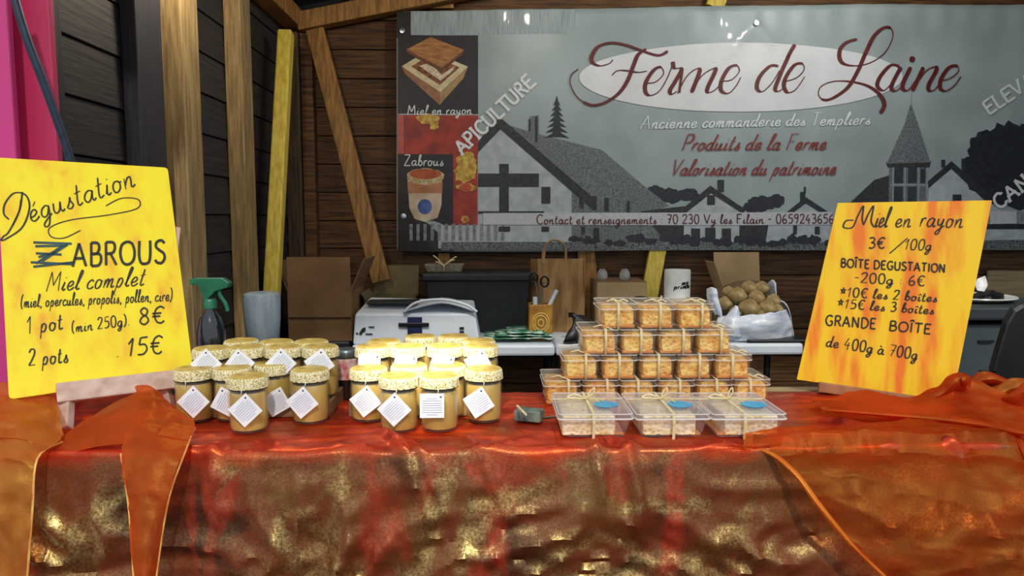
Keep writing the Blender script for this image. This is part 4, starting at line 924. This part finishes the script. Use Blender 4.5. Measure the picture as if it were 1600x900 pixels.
def right_text(t, mp):
    k = Print(mp); w = 2.2
    k.stroke([(1334, 344), (1322, 345), (1318, 355), (1332, 355), (1340, 338), (1349, 322), (1347, 342), (1350, 352)], 2.6, wmin=1.5)
    k.stroke([(1350, 350), (1357, 334), (1365, 322), (1361, 345), (1366, 355)], 2.6, wmin=1.5)
    k.text('iel', (1366, 355), (1387, 355), 32, 2.6, .25, wmin=1.5); k.text('en', (1398, 355), (1424, 355), 28, 2.4, .2, wmin=1.5); k.text('rayon', (1436, 354), (1505, 356), 30, 2.4, .2, wmin=1.5)
    k.text('3€', (1356, 388), (1384, 388), 17, 2.2, .1); k.stroke([(1390, 396), (1418, 372)], 1.8, smooth=False); k.text('100g', (1412, 390), (1456, 391), 17, 2.0, .2, wmin=1.5)
    k.text('BOÎTE DEGUSTATION', (1313, 417), (1478, 426), 13, 2.4, 0)
    k.text('-200g : 6€', (1334, 441), (1446, 447), 16, 2.2, .05, wmin=1.6)
    k.text('*10€ les 2 boîtes', (1311, 463), (1465, 472), 15, 2.2, .1, wmin=1.6)
    k.text('*15€ les 3 boîtes', (1307, 481), (1460, 491), 15, 2.2, .1, wmin=1.6)
    k.text('GRANDE', (1289, 508), (1370, 514), 16, 2.4, .0); k.text('BOÎTE', (1388, 516), (1456, 522), 15, 2.4, .05)
    k.text('de 400g à 700g', (1290, 541), (1434, 562), 18, 2.3, .05, wmin=1.7)
    k.done('black_handwriting', M_ink, t)
aR, bR = .16, -.30
nR = Matrix.Rotation(bR, 3, 'Z') @ Matrix.Rotation(-aR, 3, 'X') @ Vector((0, -1, 0))
nR = Vector((nR.x, nR.y, abs(nR.z)))
oR = P(1400, 470, 1.40)
br, nr = board('yellow_sign', 'right yellow handwritten comb honey price board leaning on a wooden ledge', [(1309, 317), (1550, 313), (1488, 627), (1245, 593)], oR, nR, right_text, M_board[1], .002)
# easels
M_ew = mat('pinkish_easel_wood', '#b89484', '#d4b8a8', 14, (3, 1, 3), .6)
M_ew2 = mat('brown_easel_wood', '#8c5c38', '#a8744a', 14, (3, 1, 3), .6)
def onL(x, y, off=0): return PP(x, y, oL, nl)+nl*off
e = thing('easel', 'small pale wooden table easel under the left board', 'easel', PZ(105, 672, ZC))
obj('ledge', B().bar(onL(88, 617, .008), onL(272, 595, .008), .034, .012, nl), M_ew, e, bevel=.002)
fa = onL(104, 622, -.004); obj('leg', B().bar(fa, PZ(101, 672, ZC+.004), .022, .016, (0, 1, 0)), M_ew, e, bevel=.002)
fb = onL(255, 600, -.004); obj('leg', B().bar(fb, Vector((fb.x+.01, fb.y+.0, ZC+.004)), .018, .016, (0, 1, 0)), M_ew, e, bevel=.002)
fc = onL(140, 350, -.02); obj('leg', B().bar(fc, Vector((fc.x-.02, 1.41, ZC+.006)), .02, .014, (0, 1, 0)), M_ew, e, bevel=.002)
for x in (104, 245): obj('upright', B().bar(onL(x, 622, -.016), onL(x+30, 350, -.016), .02, .012, nl), M_ew, e, bevel=.002)
def onR(x, y, off=0): return PP(x, y, oR, nr)+nr*off
e = thing('easel', 'small brown wooden easel ledge carrying the right board', 'easel', onR(1380, 620)); e.location.z = ZC
obj('ledge', B().bar(onR(1278, 604, .006), onR(1470, 632, .006), .02, .016, nr), M_ew2, e, bevel=.002)
for x in (1295, 1440): a = onR(x, 612, -.01); obj('leg', B().bar(a, Vector((a.x, a.y-.005, ZC+.003)), .018, .014, (0, 1, 0)), M_ew2, e, bevel=.002)

# ------------------------------------------------------------------ honey jars
M_honey = mat('creamed_honey', '#b89c3c', '#d0b85c', 14, rough=.35, coat=.6, detail=2)
M_frill = mat('speckled_cloth', '#8c7c2c', '#ece4c4', 420, rough=.8, c3='#d0c07c', lo=.36, hi=.56)
M_cap = mat('golden_cap', '#a07e28', '#d0b864', 45, rough=.6)
M_jarg = glassy('jar_glass', '#fffaf0', .05)
M_tag = mat('white_card', '#e8eaf0', '#f2f3f8', 30, rough=.6)
M_ink2 = mat('grey_blue_print', '#7c84a0', '#8c94b0', 30, rough=.6)
M_twine = mat('cream_twine', '#d8cca4', '#e8dcb8', 60, rough=.8)
M_band = mat('dark_band', '#2a2420', rough=.4)
ja = thing('honey_jar', '', 'jar', (0, 0, 0), 'honey jars on the counter')
obj('honey', B().lathe([(.022, .003), (.0275, .005), (.029, .012), (.029, .060), (.028, .065)], n=30), M_honey, ja, smooth=True)
obj('glass', B().lathe([(.021, .0), (.0275, .001), (.0306, .008), (.0312, .02), (.0312, .060), (.0298, .067), (.0290, .071)], n=30), M_jarg, ja, smooth=True)
obj('rim_band', B().lathe([(.0300, .069), (.0316, .070), (.0316, .0725), (.0300, .0735)], n=30), M_band, ja, smooth=True)
def fr(a, z, i): return 1+(.020*math.sin(a*17)+.01*math.sin(a*29+1))*(1 if i < 2 else (.4 if i == 2 else 0))
obj('cloth_cover', B().lathe([(.0326, .0720), (.0324, .076), (.0322, .083), (.0312, .0872), (.0292, .0890), (.028, .0885)], n=90, mod=fr), M_frill, ja, smooth=True)
obj('cap', B().lathe([(.0285, .0875), (.0296, .0890), (.0280, .0900), (.014, .0896), (.004, .0894)], n=30), M_cap, ja, smooth=True)
TS = .0385
tg = obj('tag', B().box((0, 0, 0), (TS, .0008, TS)), M_tag, ja)
lb = B()
for i in range(8):
    zz = TS*.30-i*TS*.095; ww = TS*(.8 if i not in (0, 7) else .45); lb.box((0, -.0008, zz), (ww, .0004, TS*.012))
obj('print_lines', lb, M_ink2, tg)
obj('hole', B().lathe([(.0016, 0), (.0012, .0004)], n=10), M_band, tg)
tw = obj('twine', B().tube(crom([(0, -.0325, .074), (.001, -.035, .07), (0, -.0348, .066)], 5), .0008, 5), M_twine, ja)
for o in children(tg):
    if o.name.startswith('hole'): o.rotation_euler = (math.pi/2, 0, 0); o.location = (TS*.36, -.0006, TS*.36)
jk = kidtree(ja)
JL = [  # px, base or lid y, kind, tag x, tag y, tag angle, label
 (390, 671, 'f', 383, 641, 43, 'honey jar standing alone in front of the left group'),
 (305, 655, 'f', 302, 628, 45, 'leftmost honey jar, at the front left beside the easel ledge'),
 (366, 653, 'f', 353, 628, 62, 'honey jar half hidden behind the left shoulder of the foremost left jar'),
 (428, 645, 'f', 432, 628, 30, 'honey jar half hidden behind the right shoulder of the foremost left jar'),
 (486, 657, 'f', 472, 629, 40, 'honey jar at the right front corner of the left group'),
 (330, 546, 'c', 322, 569, 45, 'raised left-group jar next to the yellow tasting board'),
 (385, 546, 'c', 374, 569, 50, 'second jar from the left in the raised row of the left group'),
 (443, 546, 'c', 439, 568, 45, 'third jar from the left in the raised row of the left group'),
 (501, 546, 'c', 499, 568, 36, 'right end jar of the raised row in the left group'),
 (377, 533, 'd', 0, 0, 0, 'left of three back jars of left group, lid peeking above the row'),
 (432, 533, 'd', 0, 0, 0, 'middle of three back jars of left group, lid peeking above the row'),
 (486, 533, 'd', 0, 0, 0, 'right of three back jars of left group, lid peeking above the row'),
 (577, 654, 'f', 571, 627, 38, 'front left honey jar of the right group with a tilted tag'),
 (624, 670, 'f', 616, 640, 43, 'foremost left jar of the right group with a large diamond tag'),
 (687, 669, 'f', 675, 634, 0, 'foremost right jar of the right group with an upright square tag'),
 (756, 655, 'f', 748, 629, 33, 'honey jar at the right front corner of the right group'),
 (640, 648, 'f', 0, 0, 0, 'honey jar squeezed behind the two foremost jars of right group, left'),
 (700, 648, 'f', 0, 0, 0, 'honey jar squeezed behind the two foremost jars of right group, right'),
 (583, 546, 'c', 577, 570, -1, 'left end jar of the raised row in the right group'),
 (637, 546, 'c', 633, 571, -8, 'second jar from the left in the sunlit raised row of the right group'),
 (695, 546, 'c', 690, 571, -14, 'third jar from the left in the sunlit raised row of the right group'),
 (751, 546, 'c', 748, 569, 28, 'right end jar of the raised row in the right group'),
 (600, 536, 'd', 0, 0, 0, 'left of four back jars of the right group, only its lid showing'),
 (657, 530, 'e', 0, 0, 0, 'second of four back jars of the right group, only its lid showing'),
 (709, 530, 'e', 0, 0, 0, 'third of four back jars of the right group, only its lid showing'),
 (748, 538, 'd', 0, 0, 0, 'right of four back jars of the right group, only its lid showing')]
first = True
for (px, py, kd, tx, ty, ta, lab) in JL:
    if kd == 'f': p0 = PZ(px, py, ZC+.006)
    else:
        Y = {'c': 1.303, 'd': 1.372, 'e': 1.412}[kd]+(.006 if int(px) % 2 else -.006)
        p0 = P(px, py, Y); p0.z = ZC+.032
    r, ks = copy_tree(ja, jk, lab); r.location = p0; r.rotation_euler = (0, 0, 0)
    for (c, gg) in ks:
        n = c.name.split('.')[0]
        if n in ('glass', 'cloth_cover', 'honey'): c.rotation_euler.z = random.uniform(0, 6)
        if n in ('tag', 'twine') and tx == 0:
            for g_ in gg: bpy.data.objects.remove(g_)
            bpy.data.objects.remove(c); continue
        if n == 'tag':
            q_ = P(tx, ty, p0.y-.0365); c.location = q_-p0; c.rotation_euler = Matrix.Rotation(-.10, 3, 'X').to_euler(); 
            c.rotation_euler = (Matrix.Rotation(-.08, 3, 'X') @ Matrix.Rotation(-math.radians(ta), 3, 'Y')).to_euler()
    JT = r
for c, gg in jk:
    for g_ in gg: bpy.data.objects.remove(g_)
    bpy.data.objects.remove(c)
bpy.data.objects.remove(ja)
for i, (a, c) in enumerate(((303, 528), (556, 780))):
    x0 = P(a, 600, 1.33).x; x1 = P(c, 600, 1.33).x
    o = obj('riser_board', B().box(((x0+x1)/2, 1.352, ZC+.018), (x1-x0, .185, .027)), M_cw, bevel=.002); tag(o, 'low wooden riser under the rear jars of the '+('left', 'right')[i]+' group', 'riser')

# ------------------------------------------------------------------ honey comb boxes
def comb_mat(name, c1, c2, c3, c4):
    m = bpy.data.materials.new(name); m.use_nodes = True; N = m.node_tree.nodes; L = m.node_tree.links; b = N['Principled BSDF']
    tc = N.new('ShaderNodeTexCoord'); oi = N.new('ShaderNodeObjectInfo'); ad = N.new('ShaderNodeVectorMath'); L.new(tc.outputs['Object'], ad.inputs[0]); L.new(oi.outputs['Location'], ad.inputs[1])
    vo = N.new('ShaderNodeTexVoronoi'); vo.inputs['Scale'].default_value = 190; L.new(ad.outputs[0], vo.inputs[0])
    nz = N.new('ShaderNodeTexNoise'); nz.inputs['Scale'].default_value = 55; L.new(ad.outputs[0], nz.inputs[0])
    r1 = N.new('ShaderNodeValToRGB'); e = r1.color_ramp.elements; e[0].position = .15; e[1].position = .6; e[0].color = lin(c1); e[1].color = lin(c2); L.new(vo.outputs['Distance'], r1.inputs[0])
    r2 = N.new('ShaderNodeValToRGB'); e = r2.color_ramp.elements; e[0].position = .42; e[1].position = .64; e[0].color = lin(c3); e[1].color = lin(c4); L.new(nz.outputs['Fac'], r2.inputs[0])
    mx = N.new('ShaderNodeMix'); mx.data_type = 'RGBA'; mx.inputs[0].default_value = .55; L.new(r1.outputs[0], mx.inputs[6]); L.new(r2.outputs[0], mx.inputs[7]); L.new(mx.outputs[2], b.inputs['Base Color'])
    bp = N.new('ShaderNodeBump'); bp.inputs['Strength'].default_value = .8; bp.inputs['Distance'].default_value = .003; L.new(vo.outputs['Distance'], bp.inputs['Height']); L.new(bp.outputs[0], b.inputs['Normal'])
    b.inputs['Roughness'].default_value = .4; b.inputs['Coat Weight'].default_value = .3
    vo.inputs['Scale'].default_value = 150
    return m
M_comb = comb_mat('amber_comb', '#a85008', '#ffcc48', '#ffe48c', '#de8408'); M_comb2 = comb_mat('pale_comb', '#b88838', '#ffecb0', '#fff8dc', '#f4d888')
M_pool = mat('honey_pool', '#cc7410', '#e89820', 30, rough=.15, coat=.8)
M_clear = glassy('clear_box_plastic', '#fffdfa', .07, '#fff0d8'); M_clear2 = glassy('frosted_tub_plastic', '#fdfdff', .10, '#f4f4ff')
def rbox(b, x, y, z, w, d, h, tp=1.0, r=.006, n=4):
    """rounded-corner tub wall, open top; x,y centre, z base"""
    rings = []
    for (k, zz) in ((tp, z), (1, z+h)):
        ring = []
        for (sx, sy, a0) in ((1, 1, 0), (-1, 1, 90), (-1, -1, 180), (1, -1, 270)):
            for i in range(n+1): a = math.radians(a0+90*i/n); ring.append(Vector((x+sx*(w*k/2-r)+r*math.cos(a), y+sy*(d*k/2-r)+r*math.sin(a), zz)))
        rings.append(ring)
    k0 = len(b.v); m = len(rings[0]); b.v += rings[0]+rings[1]
    for i in range(m): b.f.append([k0+i, k0+(i+1) % m, k0+m+(i+1) % m, k0+m+i])
    b.f.append([k0+i for i in range(m)][::-1]); return b
def rimloop(w, d, z, rr):
    pts = []
    for (sx, sy, a0) in ((1, 1, 0), (-1, 1, 90), (-1, -1, 180), (1, -1, 270)):
        for i in range(5): a = math.radians(a0+90*i/4); pts.append((sx*(w/2-.006)+.006*math.cos(a), d/2+sy*(DBX[0]/2-.006)+.006*math.sin(a), z))
    return pts+[pts[0]]
DBX = [.105]
M_rim = glassy('plastic_rim', '#ffffff', .6, '#f6f0ea')
WS, HS, DS = .0690, .0466, .105
sb = thing('comb_honey_box', '', 'box', (0, 0, 0), 'small clear comb honey boxes in the pyramid')
obj('tub', rbox(B(), 0, DS/2, 0, WS-.004, DS-.004, HS*.78, .94), M_clear, sb, smooth=True)
b = rbox(B(), 0, DS/2, HS*.76, WS, DS, HS*.22, 1); k = len(b.v); b.box((0, DS/2, HS*.975), (WS-.004, DS-.004, .0012)); obj('lid', b, M_clear, sb)
def lump(w, d, h, z, r=.0015, sd=0):
    b = B(); rows = []; n = 14
    sec = []
    for i in range(4*n):
        a = 2*math.pi*i/(4*n); ca, sa = math.cos(a), math.sin(a); e = .35
        sec.append((math.copysign(abs(ca)**e, ca)*w/2, math.copysign(abs(sa)**e, sa)*h/2))
    for j in range(9):
        y = .006+(d-.012)*j/8; s = .9 if j in (0, 8) else 1
        rows.append([Vector((x*s+noise.noise(Vector((x*90+sd, y*60, q_*90)))*r, y, z+h/2+q_*s+noise.noise(Vector((x*120, y*60, q_*120+sd)))*r)) for x, q_ in sec+[sec[0]]])
    b.grid(rows); m = 4*n+1; b.f.append(list(range(m-1))); b.f.append([8*m+i for i in range(m-1)][::-1]); return b
obj('rim', B().tube(rimloop(WS, DS, HS*.76, 0), .0010, 5, False).tube(rimloop(WS-.001, DS, HS-.001, 0), .0007, 5, False), M_rim, sb, smooth=True)
obj('comb', lump(WS-.010, DS-.002, HS*.78, .004), M_comb, sb, smooth=True)
obj('honey_pool', B().box((0, DS/2, .004), (WS-.011, DS-.012, .006)), M_pool, sb, bevel=.002)
rf = B(); w_ = .0045
pts = [(0, -.0012, .0), (.0006, -.0016, HS*.5), (0, -.001, HS+.0004), (.0006, DS*.5, HS+.0012), (0, DS, HS+.0005)]
rw = [[Vector(p_)+Vector((-w_/2, 0, 0)), Vector(p_)+Vector((0, -.0006, .0004)), Vector(p_)+Vector((w_/2, 0, 0))] for p_ in pts]; rf.grid(rw)
rfo = obj('raffia_band', rf, M_raf, sb, smooth=True, solid=.0008)
kn = B().tube(crom([(-.02, .02, HS+.002), (-.008, .014, HS+.006), (0, .012, HS+.003), (.009, .014, HS+.006), (.018, .010, HS+.002)], 5), .0013, 6).tube(crom([(0, .012, HS+.003), (.006, .004, HS+.002), (.014, -.001, HS-.001)], 4), .0011, 6)
obj('raffia_knot', kn, M_raf, sb, smooth=True)
sk_ = kidtree(sb)
ordn = ['first', 'second', 'third', 'fourth', 'fifth', 'sixth']
rown = ['bottom', 'second lowest', 'third', 'top']
cxp = P(1029, 560, 1.325).x
for rI, nbx in enumerate((6, 5, 4, 3)):
    for i in range(nbx):
        lab = 'clear comb honey box, %s from the left in the %s row of the pyramid' % (ordn[i], rown[rI])
        r, ks = copy_tree(sb, sk_, lab)
        r.location = (cxp+(i-(nbx-1)/2)*.0705+random.uniform(-.0008, .0008)+(-.001*rI), 1.325+random.uniform(-.003, .002), ZC+.006+rI*.0472)
        for c, gg in ks:
            n = c.name.split('.')[0]
            if n == 'raffia_band': c.location.x = random.uniform(-.006, .012)
            if n == 'raffia_knot' and rI != 3 and i not in (0, nbx-1): bpy.data.objects.remove(c)
            elif n == 'raffia_knot': c.location.x = random.uniform(-.004, .01)
for c, gg in sk_: bpy.data.objects.remove(c)
bpy.data.objects.remove(sb)
WB, HB, DB = .1175, .040, .142
bt = thing('comb_honey_tub', '', 'box', (0, 0, 0), 'large clear comb honey tubs in front')
obj('tub', rbox(B(), 0, DB/2, 0, WB-.004, DB-.004, HB*.8, .86, .008), M_clear2, bt, smooth=True)
b = rbox(B(), 0, DB/2, HB*.78, WB, DB, HB*.2, 1, .008); b.box((0, DB/2, HB*.985), (WB-.006, DB-.006, .0012)); obj('lid', b, M_clear2, bt)
DBX[0] = DB
obj('rim', B().tube(rimloop(WB, DB, HB*.78, 0), .0016, 6, False).tube(rimloop(WB-.002, DB, HB-.001, 0), .0010, 6, False), M_rim, bt, smooth=True)
obj('comb', B().box((-.006, DB/2, HB*.47), (.084, DB-.018, HB*.80)), M_comb2, bt, bevel=.003)
obj('honey_pool', B().box((0, DB/2, .0035), (.094, DB-.03, .004)), M_pool, bt, bevel=.001)
b = B()
for pts in ([(0, -.001, 0), (.001, -.0015, HB*.6), (0, 0, HB+.001), (0, DB, HB+.001)],): b.grid([[Vector(p_)+Vector((-.0022, 0, 0)), Vector(p_)+Vector((.0022, 0, 0))] for p_ in pts])
b.grid([[Vector((x, DB*.62, HB+.0016)), Vector((x, DB*.62+.0045, HB+.0016))] for x in (-WB/2, -.02, .02, WB/2)])
obj('raffia_band', b, M_raf, bt, solid=.0008)
c0 = Vector((0, DB*.62, HB+.003))
b = B().tube(crom([c0, c0+Vector((.008, .02, .006)), c0+Vector((.018, .035, .010)), c0+Vector((.014, .02, .004)), c0], 5), .0014, 6).tube(crom([c0, c0+Vector((-.018, .008, .005)), c0+Vector((-.032, .0, .002)), c0+Vector((-.016, -.004, .001)), c0], 5), .0014, 6).tube(crom([c0, c0+Vector((.01, -.015, .004)), c0+Vector((.016, -.03, .001))], 5), .0012, 6)
obj('raffia_bow', b, M_raf, bt, smooth=True)
obj('blue_sticker', B().lathe([(.0205, 0), (.0205, .0008), (.018, .001)], (.024, DB*.40, HB+.0006), 32, sy=.95), mat('sky_blue_sticker', '#2c9cc8', '#48b0d8', 40, rough=.4), bt)
bkid = kidtree(bt)
for i, (px, lab) in enumerate(((931, 'left of the three large clear comb honey tubs'), (1052, 'middle of the three large clear comb honey tubs'), (1171, 'right of the three large clear comb honey tubs'))):
    r, ks = copy_tree(bt, bkid, lab+' in front of the pyramid'); p0 = PZ(px, 686, ZC+.005); r.location = p0; r.rotation_euler.z = (0, 0, -.01)[i]
    for c, gg in ks:
        if c.name.startswith('comb'): c.location.x = (-.004, .002, .012)[i]
        if c.name.startswith(('raffia')): c.location.x = (-.004, .0, -.008)[i]
for c, gg in bkid: bpy.data.objects.remove(c)
bpy.data.objects.remove(bt)

# ------------------------------------------------------------------ spray bottle, little things on the counter
sp = thing('spray_bottle', 'dark spray bottle with green trigger head between left board and jars', 'bottle', P(334, 560, 1.40)); sp.location.z = ZC+.004
Y = 1.42; c = P(330, 520, Y); s_ = Y/1150
zb = ZC+.004
ht = P(330, 478, Y).z-zb
obj('body', B().lathe([(.022, 0), (.026, .004), (.026, ht*.72), (.020, ht*.86), (.010, ht*.95), (.010, ht)], (c.x, Y, zb), 24), mat('dark_bottle', '#14181e', '#1e242c', 5, rough=.15, coat=.6), sp, smooth=True)
M_grn = mat('green_plastic', '#0e5a3c', '#16704c', 20, rough=.35)
obj('collar', B().lathe([(.0125, 0), (.0125, .014), (.010, .018)], (c.x, Y, zb+ht-.004), 20), M_grn, sp, smooth=True)
b = B(); hd = [P(x, y, Y) for x, y in ((303, 437), (306, 434), (350, 434), (361, 441), (358, 449), (338, 455), (328, 466), (322, 472), (318, 460), (312, 446), (303, 443))]
n = len(hd); b.v = [p_+Vector((0, -.009, 0)) for p_ in hd]+[p_+Vector((0, .009, 0)) for p_ in hd]; b.f = [list(range(n)), list(range(n, 2*n))[::-1]]+[[i, n+i, n+(i+1) % n, (i+1) % n] for i in range(n)]
obj('spray_head', b, M_grn, sp, bevel=.002)
obj('trigger', B().tube(crom([P(342, 450, Y), P(344, 462, Y), P(352, 474, Y), P(356, 486, Y)], 5), .004, 8), M_grn, sp, smooth=True)
obj('nozzle', B().bar(P(303, 440, Y), P(298, 440, Y), .012, .012), M_grn, sp, bevel=.001)
# lidded pot with red label between the jar groups
rp = thing('red_label_pot', 'small glass pot with red label and metal lid between the jar groups', 'pot', P(540, 600, 1.40)); rp.location.z = ZC+.006
c = P(541, 560, 1.40); rr = .024; z = ZC+.006; hh = P(541, 548, 1.40).z-z
obj('body', B().lathe([(rr*.9, 0), (rr, .004), (rr, hh*.8), (rr*.9, hh*.9)], (c.x, 1.40, z), 24), M_black, rp, smooth=True)
obj('label', B().lathe([(rr+.0006, hh*.42), (rr+.0006, hh*.86)], (c.x, 1.40, z), 24), mat('red_white_label', '#c02830', '#f4e8e4', 40, rough=.4), rp)
obj('lid', B().lathe([(rr*.95, hh*.88), (rr*.98, hh*.9), (rr*.98, hh), (rr*.85, hh+.004)], (c.x, 1.40, z), 24), mat('grey_lid', '#5c6468', '#7c8488', 20, rough=.3, metal=.6), rp, smooth=True)
# tin and small knife left of the honey tubs
t = thing('card_box', 'small grey-green box lying left of the honey tubs', 'box', PZ(828, 652, ZC+.005))
p0 = PZ(828, 650, ZC+.02)
obj('body', B().box((p0.x, p0.y+.02, ZC+.017), (.046, .03, .018), Matrix.Rotation(-.35, 3, 'Z')), mat('grey_green_tin', '#3c4c48', '#7c8c80', 60, rough=.4), t, bevel=.002)
o = obj('wooden_stick', B().tube([PZ(808, 634, ZC+.035), PZ(822, 648, ZC+.03)], .002, 6), M_raf, smooth=True); tag(o, 'short pale stick lying on the small grey-green box', 'stick')
o = obj('table_knife', B().bar(PZ(838, 655, ZC+.012), PZ(868, 651, ZC+.012), .006, .003), M_steel); tag(o, 'thin metal blade beside the leftmost honey tub', 'knife')
